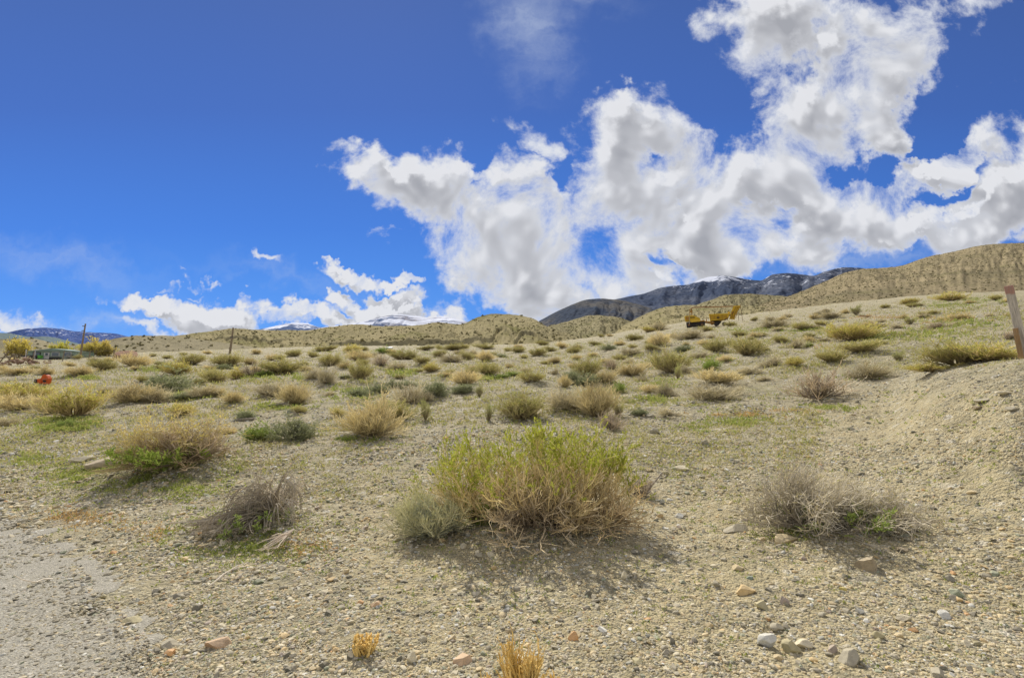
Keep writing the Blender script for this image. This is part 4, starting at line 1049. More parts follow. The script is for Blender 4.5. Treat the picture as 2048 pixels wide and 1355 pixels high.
# landmarks other labels may lean on (photograph place, words)
LM = [(1080, 960, 'the green tipped bush', 1.0), (1640, 1000, 'the dry grey bush', 1.0), (500, 1000, 'the dead drooping clump', 1.0), (330, 890, 'the sprawling straw bush', 1.0), (1420, 640, 'the yellow machine', 1.3),
      (2030, 650, 'the leaning wooden post', 1.2), (85, 762, 'the orange machine', 1.2), (110, 705, 'the green trailer house', 1.4), (463, 690, 'the bare utility pole', 1.0), (557, 808, 'the weathered plank', .8),
      (1046, 810, 'the round olive bush', .9), (745, 840, 'the big straw shrub', .9), (1634, 770, 'the bare dead bush', .9), (337, 765, 'the dark sage bush', .9), (1940, 710, 'the mound top bushes', .9),
      (1421, 775, 'the wide grey shrub', .9), (1702, 655, 'the yellow green bush', .9), (1341, 720, 'the rounded olive shrub', .8), (872, 770, 'the leafy sage shrub', .8), (780, 693, 'the white slab', .9)]
HAND = {(1046, 836): 'round dense olive bush standing just behind the green tipped bush', (745, 868): 'big straw coloured shrub with a dark base left of centre', (1634, 796): 'bare dead bush with open fanning stems left of the sand mound',
        (337, 784): 'dark sage green bush on the left with a yellow bush behind it', (1421, 800): 'wide grey shrub with straw tips right of the round olive bush', (1702, 680): 'large yellow green bush on the upper right slope',
        (1341, 744): 'rounded olive shrub halfway between the round olive bush and the yellow machine', (872, 790): 'leafy sage green shrub in the middle of the slope', (1915, 728): 'widest olive bush behind the sand mound',
        (1970, 722): 'yellow green bush behind the sand mound nearest the leaning wooden post', (1870, 742): 'low yellow green bush at the left end of the sand mound crest'}

def relation(px, py, used_self=None):
    best = None
    for (x, y, nm, wgt) in LM:
        dx, dy = px - x, (py - y) * 1.6
        dd = math.hypot(dx, dy) / wgt
        if dd < 12: continue
        if best is None or dd < best[0]: best = (dd, dx, dy, nm)
    dd, dx, dy, nm = best
    s = 'left of' if dx < 0 else 'right of'
    v = 'behind' if dy < 0 else 'in front of'
    if abs(dx) > 2.2 * abs(dy): r = s
    elif abs(dy) > 2.2 * abs(dx): r = v
    else: r = v + ' and ' + s
    return r + ' ' + nm, dd

ORD = ['', 'second ', 'third ', 'fourth ', 'fifth ', 'sixth ', 'seventh ', 'eighth ', 'ninth ']
def shrub_labels(lst):
    out = [None] * len(lst); grp = {}
    for i, (px, py, w, h, k) in enumerate(lst):
        if (px, py) in HAND: out[i] = HAND[px, py]; continue
        rel, dd = relation(px, py)
        size = 'small ' if w < 30 else ('large ' if w > 62 else '')
        shape = 'low ' if h < 0.42 * w else ''
        key = '%s%s%s shrub %s' % (size, shape, ADJ[k], rel)
        grp.setdefault(key, []).append((dd, i))
    for key, ls in grp.items():
        ls.sort()
        for n, (dd, i) in enumerate(ls):
            if len(ls) == 1: out[i] = key
            elif n == 0: out[i] = 'nearest ' + key
            else: out[i] = ORD[min(n, 8)] + 'nearest ' + key
    return out

def place_shrub(kind, j, loc, w, h, rz, label, group, parts):
    mt, ml, mj = kind_mesh(kind, j)
    if parts and ml is not None:
        r = empty('shrub', loc, rz); r.scale = (w, w, h)
        link('twigs', mt, r); link('foliage', ml, r)
    else:
        r = link('shrub', mj); r.location = loc; r.rotation_euler = (.09 * math.sin(rz * 7), .09 * math.cos(rz * 5), rz); r.scale = (w, w, h)
    tag(r, label, 'shrub', group)
    return r

def build_shrubs():
    rng = np.random.default_rng(21)
    labs = shrub_labels(SH)
    for (px, py, w, h, k), lab in zip(SH, labs):
        q = hit1(px, py, 8.0 if py < 790 and px > 1700 else 2.0)
        s = q[1] / F
        place_shrub(k, int(rng.integers(4)), (q[0], q[1], q[2] - 0.02), w * s * 1.12 * rng.uniform(.88, 1.12), h * s * rng.uniform(.82, 1.22), rng.uniform(0, 6.28), lab, 'shrubs scattered over the slope', h > 24)
    # the many small ones too far off to tell apart
    n = 0; far = [('olive', .45), ('tan', .3), ('grey', .25)]
    pp = np.array([f[1] for f in far])
    used = np.array([(s_[0], s_[1]) for s_ in SH], float)
    while n < 95:
        px = rng.uniform(-20, 2060)
        top = np.interp(px, [0, 300, 700, 1024, 1400, 1750, 2048], [720, 708, 696, 692, 648, 612, 590])
        py = top + 3 + rng.uniform(0, 1) ** 2.2 * 60
        if np.min(np.hypot(used[:, 0] - px, (used[:, 1] - py) * 2)) < 13: continue
        if 1340 < px < 1500 and py < 668: continue
        if 1760 < px and py > 700: continue
        q, ok = ground_hit([px], [py], 12.0)
        if not ok[0]: continue
        used = np.vstack([used, [px, py]])
        q = q[0]; k = far[rng.choice(3, p=pp)][0]
        w = rng.uniform(14, 28) * q[1] / F; w = min(max(w, 0.45), 1.6); h = w * rng.uniform(.42, .6)
        place_shrub(k, int(rng.integers(4)), (q[0], q[1], q[2] - 0.02), w, h, rng.uniform(0, 6.28), 'tiny %s shrub far up the gravel slope below the hills' % ADJ[k], 'tiny %s shrubs far up the slope' % ADJ[k], False)
        n += 1

# ------------------------------------------------------------------ the big foreground bushes
def hero(name, loc, meshes, label, cat='bush'):
    r = empty(name, loc); tag(r, label, cat)
    for nm, me in meshes:
        if me is not None: link(nm, me, r)
    return r
def mesh_of(tw, mat, nm): return mk_mesh(nm, tw[0], [tw[1]], [mat], colr=tw[2])
def bake(parts, offs, sc=None, rots=None):
    """several growths of one plant joined as one mesh"""
    Vs, Fs, Cs, off = [], [], [], 0
    for (V, f, C), o in zip(parts, offs):
        Vs.append(V + np.array(o)); Fs.append(f + off); Cs.append(C); off += len(V)
    return np.concatenate(Vs), np.concatenate(Fs), np.concatenate(Cs)

def build_heroes():
    # green tipped bush in the middle
    q = hit1(1085, 1035); s = q[1] / F
    G = dict(c0=(.09, .07, .05), c1=(.34, .27, .145), c2=(.50, .41, .20), leafc=((.20, .24, .025), (.39, .39, .065)), leaf=(.036, .0046), updir=.38, bend=.06, wig=.17, leaf_up=.5, th=.0042, ragged=.5)
    a = make_bush(seed=1, n0=70, n1=520, n2=1800, nl=9000, H_=.90, R_=.98, spread=84, base_r=.28, l1=.30, l2=.20, leaf_lo=.86, jit=.85, **G)
    b = make_bush(seed=2, n0=40, n1=300, n2=1100, nl=5200, H_=.80, R_=.62, spread=72, base_r=.16, l1=.30, l2=.2, leaf_lo=.75, jit=.75, **G)
    c = make_bush(seed=3, n0=40, n1=260, n2=900, nl=4600, H_=.86, R_=.65, spread=66, base_r=.14, l1=.30, l2=.2, leaf_lo=.75, jit=.75, **G)
    dry = make_bush(seed=4, n0=60, n1=420, n2=1000, nl=0, H_=.50, R_=.8, spread=88, base_r=.2, l1=.4, l2=.3, jit=1.2, th=.0045, c0=(.08, .06, .045), c1=(.24, .19, .12), c2=(.46, .37, .22), bend=-.02, wig=.2)
    dry2 = make_bush(seed=5, n0=50, n1=320, n2=850, nl=0, H_=.36, R_=.7, spread=88, base_r=.2, l1=.4, l2=.3, jit=1.2, th=.0042, c0=(.1, .075, .05), c1=(.33, .25, .135), c2=(.55, .42, .22), bend=-.03, wig=.2)
    offs = [(0.05, 0, 0), (-.60, .05, 0), (.42, .1, 0), (-.05, -.25, 0), (.5, -.2, 0)]
    tw = bake([a[0], b[0], c[0], dry[0], dry2[0]], offs)
    lv = bake([a[1], b[1], c[1]], offs[:3])
    hero('green_tipped_bush', tuple(q), [('twigs', mesh_of(tw, MAT_TWIG, 'twigs')), ('green_tips', mesh_of(lv, MAT_LEAF, 'green_tips'))], 'large bush with bright green tips and tangled tan twigs in the middle foreground')
    # pale sage at its left foot
    q = hit1(862, 1068)
    S = make_bush(seed=8, n0=80, n1=600, n2=2200, nl=2600, H_=.50, R_=.40, spread=86, base_r=.1, l1=.34, l2=.24, jit=.8, th=.0034, c0=(.13, .13, .09), c1=(.30, .31, .22), c2=(.46, .43, .25), leafc=((.28, .27, .13), (.43, .42, .22)), leaf=(.045, .0035), leaf_lo=.2, updir=.25, wig=.15)
    hero('sage_bush', tuple(q), [('twigs', mesh_of(S[0], MAT_TWIG, 'twigs')), ('foliage', mesh_of(S[1], MAT_LEAF, 'foliage'))], 'pale silvery sage bush at the left foot of the green tipped bush')
    q = hit1(960, 1040)
    S = make_bush(seed=9, n0=26, n1=120, n2=340, nl=1500, H_=.26, R_=.30, spread=85, base_r=.1, l1=.34, l2=.24, jit=.8, th=.0034, c0=(.13, .12, .05), c1=(.2, .22, .06), c2=(.3, .36, .1), leafc=((.15, .22, .03), (.30, .37, .07)), leaf=(.05, .006), leaf_lo=.1, updir=.3)
    hero('green_shrub', tuple(q), [('twigs', mesh_of(S[0], MAT_TWIG, 'twigs')), ('foliage', mesh_of(S[1], MAT_LEAF, 'foliage'))], 'low green plant tucked between the sage bush and the green tipped bush', 'shrub')
    # broken dark stub
    q = hit1(1283, 990)
    S = make_bush(seed=10, n0=40, n1=160, n2=260, nl=0, H_=.26, R_=.22, spread=70, base_r=.07, l1=.4, l2=.28, jit=.6, th=.0045, c0=(.09, .075, .06), c1=(.2, .165, .13), c2=(.36, .31, .24))
    V, f = tubes(np.array([[[0.02, 0, 0.02], [.12, -.02, .12], [.22, -.03, .24], [.25, -.03, .28]]]), np.array([.012]), np.array([.007]), 6)
    r = hero('dead_shrub', tuple(q), [('twigs', mesh_of(S[0], MAT_TWIG, 'twigs'))], 'broken dark stub of a dead shrub with one stick leaning right', 'shrub')
    link('stick', mk_mesh('stick', V, [f], [MAT_TWIG], colr=np.tile((.17, .145, .12), (len(V), 1))), r)
    # dry grey bush at right
    q = hit1(1640, 1052)
    D = dict(c0=(.085, .07, .05), c1=(.25, .22, .16), c2=(.45, .40, .29), th=.0032, wig=.24, bend=.01)
    a = make_bush(seed=12, n0=90, n1=700, n2=3200, nl=1500, H_=.50, R_=.90, spread=86, base_r=.2, l1=.36, l2=.30, jit=1.35, updir=.1, leafc=((.28, .25, .12), (.45, .38, .2)), leaf=(.04, .004), leaf_lo=.4, **D)
    b = make_bush(seed=13, n0=60, n1=400, n2=1500, nl=700, H_=.42, R_=.66, spread=84, base_r=.15, l1=.36, l2=.30, jit=1.35, updir=.1, leafc=((.28, .25, .12), (.45, .38, .2)), leaf=(.04, .004), leaf_lo=.4, **D)
    c = make_bush(seed=14, n0=26, n1=130, n2=420, nl=0, H_=.86, R_=.45, spread=40, base_r=.1, l1=.30, l2=.22, jit=.6, updir=.2, **D)
    gl = make_bush(seed=15, n0=30, n1=140, n2=400, nl=1300, H_=.22, R_=.6, spread=86, base_r=.3, l1=.3, l2=.25, jit=.8, th=.003, leafc=((.14, .2, .04), (.26, .3, .08)), leaf=(.05, .006), leaf_lo=.1, c0=(.1, .09, .05), c1=(.16, .15, .06), c2=(.2, .2, .08))
    offs = [(-.05, 0, 0), (.52, .0, 0), (-.25, .1, 0), (.1, -.15, 0)]
    hero('dry_grey_bush', tuple(q), [('twigs', mesh_of(bake([a[0], b[0], c[0]], offs[:3]), MAT_TWIG, 'twigs')), ('dry_tips', mesh_of(bake([a[1], b[1]], offs[:2]), MAT_LEAF, 'dry_tips')), ('green_undergrowth', mesh_of(bake([gl[1]], offs[3:]), MAT_LEAF, 'green_undergrowth'))],
         'wide dry grey bush of fine bare twigs on the sand at right')
    # dead drooping clump at left
    q = hit1(525, 1040)
    a = make_bush(seed=16, n0=120, n1=800, n2=1300, nl=0, H_=.72, R_=.95, spread=70, base_r=.14, l1=.36, l2=.26, jit=.5, updir=-.3, bend=-.34, wig=.11, th=.0050, lean=(-.75, -.2, .45), ragged=.5, c0=(.10, .085, .06), c1=(.21, .18, .13), c2=(.36, .315, .23), minz=.04)
    b = make_bush(seed=17, n0=24, n1=110, n2=260, nl=0, H_=.66, R_=.40, spread=70, base_r=.1, l1=.30, l2=.24, jit=.7, updir=.1, wig=.14, th=.0034, lean=(.1, .2, .1), c0=(.11, .095, .085), c1=(.30, .26, .2), c2=(.52, .45, .33))
    gr = make_bush(seed=18, n0=24, n1=100, n2=260, nl=900, H_=.16, R_=.30, spread=84, base_r=.2, l1=.3, l2=.25, leafc=((.10, .14, .03), (.19, .22, .06)), leaf=(.032, .005), leaf_lo=.1)
    hero('dead_drooping_bush', tuple(q), [('twigs', mesh_of(bake([a[0], b[0]], [(0, 0, 0), (.05, .1, 0)]), MAT_TWIG, 'twigs')), ('green_undergrowth', mesh_of(bake([gr[1]], [(.1, -.3, 0)]), MAT_LEAF, 'green_undergrowth'))],
         'dead grey clump of drooping stems swept to the left')
    # sprawling straw bush
    q = hit1(345, 925); s = q[1] / F
    a = make_bush(seed=19, n0=60, n1=420, n2=1600, nl=2600, H_=.84, R_=1.30, spread=88, base_r=.16, l1=.42, l2=.32, jit=1.1, updir=.0, wig=.2, bend=.0, ragged=.6, th=.0052, lean=(-.5, 0, -.05), c0=(.11, .09, .055), c1=(.32, .255, .135), c2=(.52, .425, .22), leafc=((.36, .31, .07), (.48, .39, .13)), leaf=(.05, .0045), leaf_lo=.6)
    b = make_bush(seed=20, n0=26, n1=200, n2=600, nl=0, H_=.6, R_=1.1, spread=84, base_r=.1, l1=.4, l2=.3, jit=1., wig=.2, th=.011, lean=(.35, -.1, .1), c0=(.12, .10, .08), c1=(.24, .19, .13), c2=(.44, .35, .23))
    c = make_bush(seed=23, n0=40, n1=300, n2=900, nl=0, H_=.32, R_=.95, spread=88, base_r=.1, l1=.6, l2=.4, jit=.7, bend=-.03, wig=.12, th=.005, lean=(-.6, -.25, 0), c0=(.14, .11, .08), c1=(.33, .25, .15), c2=(.50, .39, .25))
    gr = make_bush(seed=24, n0=40, n1=200, n2=500, nl=2600, H_=.2, R_=.9, spread=87, base_r=.5, l1=.6, l2=.5, leafc=((.14, .2, .03), (.27, .31, .07)), leaf=(.07, .010), leaf_lo=.1)
    hero('straw_bush', tuple(q), [('twigs', mesh_of(bake([a[0], b[0], c[0]], [(.05, 0, 0), (.12, 0, 0), (.10, -.05, 0)]), MAT_TWIG, 'twigs')), ('yellow_tips', mesh_of(bake([a[1]], [(.05, 0, 0)]), MAT_LEAF, 'yellow_tips')), ('green_undergrowth', mesh_of(bake([gr[1]], [(.0, -.3, 0)]), MAT_LEAF, 'green_undergrowth'))],
         'sprawling straw coloured bush with dark gnarled stems beside two boulders')
    # fallen dead branches
    q = hit1(560, 1085)
    rng = np.random.default_rng(3)
    st = np.zeros((16, 3)); st[:, 0] = .13; st[:, 2] = .13
    di = np.stack([-rng.uniform(.3, 1, 16) * .6, -rng.uniform(.5, 1, 16), np.full(16, -.32)], -1)
    PP = grow(rng, st, di, rng.uniform(.2, .42, 16), 5, .0, .14); PP[..., 2] = np.maximum(PP[..., 2], .015)
    V, f = tubes(PP, np.full(16, .007), np.full(16, .003), 4)
    o = link('dead_branch', mk_mesh('dead_branch', V, [f], [MAT_TWIG], colr=np.tile((.40, .34, .26), (len(V), 1)))); o.location = q
    tag(o, 'pale fallen branch with many twigs below the dead drooping clump', 'branch')
    for (px, py, dx, dy, lab) in ((105, 1162, -.06, -.2, 'pale bent twig lying on the road edge'), (420, 1175, .12, .25, 'pale thin twig on the gravel beside the greenish stone')):
        q = hit1(px, py)
        st = np.array([[0, 0, .02]]); PP = grow(rng, st, np.array([[dx, dy, .12]]), np.array([.32]), 6, -.05, .25); PP[..., 2] = np.maximum(PP[..., 2], .012)
        V, f = tubes(PP, np.full(1, .007), np.full(1, .003), 5)
        o = link('twig', mk_mesh('twig', V, [f], [MAT_TWIG], colr=np.tile((.52, .46, .36), (len(V), 1)))); o.location = q
        tag(o, lab, 'twig')
    # golden straw tufts at the bottom edge
    ST = dict(spread=26, base_r=.05, bend=.05, wig=.10, th=.0042, c0=(.28, .18, .055), c1=(.46, .31, .09), c2=(.56, .41, .15), leafc=((.46, .32, .10), (.56, .43, .19)), leaf_lo=.3, jit=.5, updir=.45)
    for (px, py, h, w, n, lab, sd) in ((728, 1306, 34, 24, 30, 'small golden straw tuft with a dark stone at its foot', 31), (1040, 1405, 135, 38, 50, 'tall golden straw tuft rising from the bottom edge', 32), (985, 1382, 36, 14, 12, 'short golden stalks left of the tall straw tuft', 33), (1098, 1385, 38, 14, 10, 'short golden stalks right of the tall straw tuft', 34)):
        q = hit1(px, py); s = q[1] / F
        t_ = make_bush(seed=sd, n0=n, n1=n * 3, n2=n * 6, nl=n * 26, H_=h * s, R_=w * s * .8, l1=.32, l2=.2, leaf=(.016, .0035), **ST)
        hero('straw_tuft', tuple(q), [('stalks', mesh_of(t_[0], MAT_TWIG, 'stalks')), ('seed_heads', mesh_of(t_[1], MAT_LEAF, 'seed_heads') if n > 20 else None)], lab, 'grass tuft')

# ------------------------------------------------------------------ low growth nobody could count
def build_cover():
    rng = np.random.default_rng(41)
    for patches, c0, c1, nm, lab, kk in ((GREEN, (.14, .18, .035), (.30, .31, .085), 'ground_cover', 'low green spring growth in patches on the gravel', 1.0), (RUST, (.28, .18, .07), (.40, .29, .12), 'dry_growth', 'rust coloured dry growth in flat patches on the gravel', .25)):
        PX, PY = [], []
        for (a, b, c, d, s) in patches:
            n = int(kk * s * (60 + c * d * 0.42))
            PX.append(rng.normal(a, c * .55, n)); PY.append(rng.normal(b, d * .6, n))
        if kk == 1.0:
            PX.append(rng.uniform(0, 2048, 2600)); PY.append(1340 - rng.uniform(0, 1, 2600) ** .8 * 560)
        PX = np.concatenate(PX); PY = np.concatenate(PY)
        Q, ok = ground_hit(PX, PY); ok &= (road_side(Q[:, 0], Q[:, 1]) < 0.05) & (Q[:, 1] > 1.5)
        clump = fbm(Q[:, 0] * 2.5, Q[:, 1] * 2.5, 3, 61)
        ok &= rng.uniform(0, 1, len(Q)) < smooth(.3, .62, clump)
        Q = Q[ok]
        B = 7
        p = np.repeat(Q, B, 0); n = len(p); s = p[:, 1] / F
        sc = np.clip(s * rng.uniform(3, 8, n), .012, .22)
        p = p + np.stack([rng.normal(0, 1, n) * sc * .8, rng.normal(0, 1, n) * sc * .8, np.zeros(n)], -1)
        d = norm(np.stack([rng.normal(0, .7, n), rng.normal(0, .7, n), np.full(n, .8)], -1))
        V, f = leaves(rng, p, d, sc, sc * .16)
        a = rng.uniform(0, 1, (n, 1)); C = np.array(c0) * (1 - a) + np.array(c1) * a
        o = link(nm, mk_mesh(nm, V, [f], [MAT_LEAF], colr=np.repeat(C, 4, 0)))
        tag(o, lab, 'ground cover', kind='stuff')
    # sparse dry grass between the shrubs
    n = 26000
    Q, ok = ground_hit(rng.uniform(-20, 2070, n), 1010 - rng.uniform(0, 1, n) ** .8 * 400); ok &= road_side(Q[:, 0], Q[:, 1]) < 0
    gx, gy = to_px(Q[:, 0], Q[:, 1], Q[:, 2]); ok &= ~((gx > 1640) & (gy > 740))
    ok &= rng.uniform(0, 1, n) < smooth(.32, .66, fbm(Q[:, 0] * .6, Q[:, 1] * .6, 4, 71)); Q = Q[ok]
    B = 6; p = np.repeat(Q, B, 0); n = len(p); s = p[:, 1] / F
    sc = np.clip(s * rng.uniform(3, 9, n), .02, .28)
    p = p + np.stack([rng.normal(0, 1, n) * sc * .7, rng.normal(0, 1, n) * sc * .7, np.zeros(n)], -1)
    V, f = leaves(rng, p, norm(np.stack([rng.normal(0, .6, n), rng.normal(0, .6, n), np.full(n, .8)], -1)), sc, sc * .11)
    a = rng.uniform(0, 1, (n, 1)); C = np.array((.34, .29, .12)) * (1 - a) + np.array((.24, .25, .07)) * a
    tag(link('dry_grass', mk_mesh('dry_grass', V, [f], [MAT_LEAF], colr=np.repeat(C, 4, 0))), 'sparse straw coloured grass between the shrubs', 'grass', kind='stuff')
    # shrubs dotted over the hills
    Vs, Fs, Cs, off = [], [], [], 0
    tw, lf = [], []
    for key, n, smin, smax in (("hill3", 160, .5, 1.3), ("hill8", 1500, .35, 1.1), ("hill14", 800, .5, 1.2), ("hill19", 1600, .35, .9), ("hill23", 800, .9, 2.0), ("hill30", 5200, .32, .85)):
        px, T, V = HILLS[key]
        nr = int((T <= 1).sum())
        i = rng.uniform(0.02, 1, n * 2) * (nr - 2); j = rng.uniform(0, 1, n * 2) * (len(px) - 2)
        vis = (px[j.astype(int)] > -60) & (px[j.astype(int)] < 2110); i, j = i[vis][:n], j[vis][:n]
        ii, jj = i.astype(int), j.astype(int); fi, fj = (i - ii)[:, None], (j - jj)[:, None]
        p = (V[ii, jj] * (1 - fi) + V[ii + 1, jj] * fi) * (1 - fj) + (V[ii, jj + 1] * (1 - fi) + V[ii + 1, jj + 1] * fi) * fj
        m = len(p); sz = rng.uniform(smin, smax, m) * (0.6 + 0.8 * rng.uniform(0, 1, m) ** 2)
        B = 16
        pp = np.repeat(p, B, 0); sB = np.repeat(sz, B); k = len(pp)
        d = rng.normal(size=(k, 3)); d[:, 2] = np.abs(d[:, 2]) * .9; d = norm(d)
        pp = pp + d * (sB * .1)[:, None] * rng.uniform(0, 1.5, (k, 1))
        V_, f_ = leaves(rng, pp, d, sB * rng.uniform(.4, .65, k), sB * .17)
        a = np.repeat(rng.uniform(0, 1, (m, 1)), B, 0); C = (np.array((.095, .09, .046)) * (1 - a) + np.array((.20, .175, .09)) * a) * rng.uniform(.7, 1.3, (k, 1))
        Vs.append(V_); Fs.append(f_ + off); Cs.append(np.repeat(C, 4, 0)); off += len(V_)
    o = link('hill_scrub', mk_mesh('hill_scrub', np.concatenate(Vs), [np.concatenate(Fs)], [MAT_TWIG], colr=np.concatenate(Cs)))
    tag(o, 'dark scrub dotted all over the dry hills', 'scrub', kind='stuff')

build_shrubs(); build_heroes(); build_cover()
# ------------------------------------------------------------------ built things
class MB:
    def __init__(self): self.V = []; self.F = {}
    def add(self, V, F):
        o = len(self.V); self.V += [tuple(map(float, v)) for v in V]
        for f in F: self.F.setdefault(len(f), []).append([i + o for i in f])
        return self
    def box(self, c, s, rx=0, ry=0, rz=0, tap=1.0):
        M_ = Matrix.Rotation(rz, 3, 'Z') @ Matrix.Rotation(ry, 3, 'Y') @ Matrix.Rotation(rx, 3, 'X')
        V = []
        for z in (-1, 1):
            k = tap if z > 0 else 1
            for x, y in ((-1, -1), (1, -1), (1, 1), (-1, 1)):
                V.append(M_ @ Vector((x * s[0] / 2 * k, y * s[1] / 2 * k, z * s[2] / 2)) + Vector(c))
        return self.add(V, [(3, 2, 1, 0), (4, 5, 6, 7), (0, 1, 5, 4), (1, 2, 6, 5), (2, 3, 7, 6), (3, 0, 4, 7)])
    def tube(self, pts, r, n=8, r2=None, caps=True):
        pts = np.array([tuple(p) for p in pts], float)
        V, f = tubes(pts[None], np.array([r]), np.array([r if r2 is None else r2]), n)
        o = len(self.V); self.add(V, f.tolist())
        if caps:
            K = len(pts)
            self.F.setdefault(n, []).append([o + i for i in range(n)][::-1]); self.F[n].append([o + (K - 1) * n + i for i in range(n)])
        return self
    def prism(self, poly, y0, y1):
        """outline in X,Z pushed along Y"""
        n = len(poly)
        V = [(x, y0, z) for x, z in poly] + [(x, y1, z) for x, z in poly]
        return self.add(V, [tuple(range(n)), tuple(range(2 * n - 1, n - 1, -1))] + [(i + n, (i + 1) % n + n, (i + 1) % n, i) for i in range(n)])
    def disc(self, c, r, w, n=20, axis='Y', hole=0):
        a = np.arange(n) * 2 * math.pi / n
        V = []
        for s in (-1, 1):
            for t in a: V.append((c[0] + r * math.cos(t), c[1] + s * w / 2, c[2] + r * math.sin(t)))
        return self.add(V, [tuple(range(n)), tuple(range(2 * n - 1, n - 1, -1))] + [(i + n, (i + 1) % n + n, (i + 1) % n, i) for i in range(n)])
    def build(self, name, mat, parent=None, bevel=0.0):
        me = mk_mesh(name, self.V, [np.array(v) for v in self.F.values()], [mat])
        o = link(name, me, parent)
        if bevel:
            b = o.modifiers.new("bevel", 'BEVEL'); b.width = bevel; b.segments = 2; b.limit_method = 'ANGLE'; b.angle_limit = rad(40)
        return o

def mat_paint(name, c, dirt=(.2, .13, .07), amt=.35, scale=3.0, rough=.6):
    m, nt, bs = new_mat(name)
    geo = nt.new("ShaderNodeNewGeometry"); pos = geo.outputs['Position']
    n1 = nt.noise(pos, scale, 6, .65); n2 = nt.noise(pos, scale * 9, 4, .65)
    f = nt.mr(nt.math('ADD', nt.math('MULTIPLY', n1, .65), nt.math('MULTIPLY', n2, .35)), .52, .66, 0, amt)
    sh = nt.mix(nt.mr(n1, .3, .7), tuple(x * .8 for x in c), tuple(min(1, x * 1.12) for x in c))
    nt.put(bs.inputs['Base Color'], nt.mix(f, sh, dirt)); bs.inputs['Roughness'].default_value = rough
    bs.inputs['Specular IOR Level'].default_value = .3
    return m
def mat_wood(name, c, red=None):
    m, nt, bs = new_mat(name)
    tc_ = nt.new("ShaderNodeTexCoord"); mp = nt.new("ShaderNodeMapping"); nt.put(mp.inputs[0], tc_.outputs['Object']); mp.inputs['Scale'].default_value = (24, 24, 1.6)
    n1 = nt.noise(mp.outputs[0], 2.2, 6, .65); n2 = nt.noise(tc_.outputs['Object'], 6., 4, .6)
    base = nt.ramp(n1, [(.3, tuple(x * .5 for x in c)), (.5, c), (.72, tuple(min(.75, x * 1.45) for x in c))])
    base = nt.mix(nt.mr(n2, .45, .7, 0, .4), base, (.36, .30, .22))
    if red:
        z = nt.new("ShaderNodeSeparateXYZ"); nt.put(z.inputs[0], tc_.outputs['Object'])
        base = nt.mix(nt.math('MULTIPLY', nt.mr(nt.math('ADD', z.outputs[2], nt.math('MULTIPLY', nt.math('SUBTRACT', n2, .5), .12)), red, red + .04), nt.mr(n1, .3, .6, .45, .9)), base, (.40, .20, .15))
    nt.put(bs.inputs['Base Color'], base)
    bp = nt.new("ShaderNodeBump"); bp.inputs['Strength'].default_value = .6; bp.inputs['Distance'].default_value = .01
    nt.put(bp.inputs['Height'], n1); nt.put(bs.inputs['Normal'], bp.outputs[0])
    return m

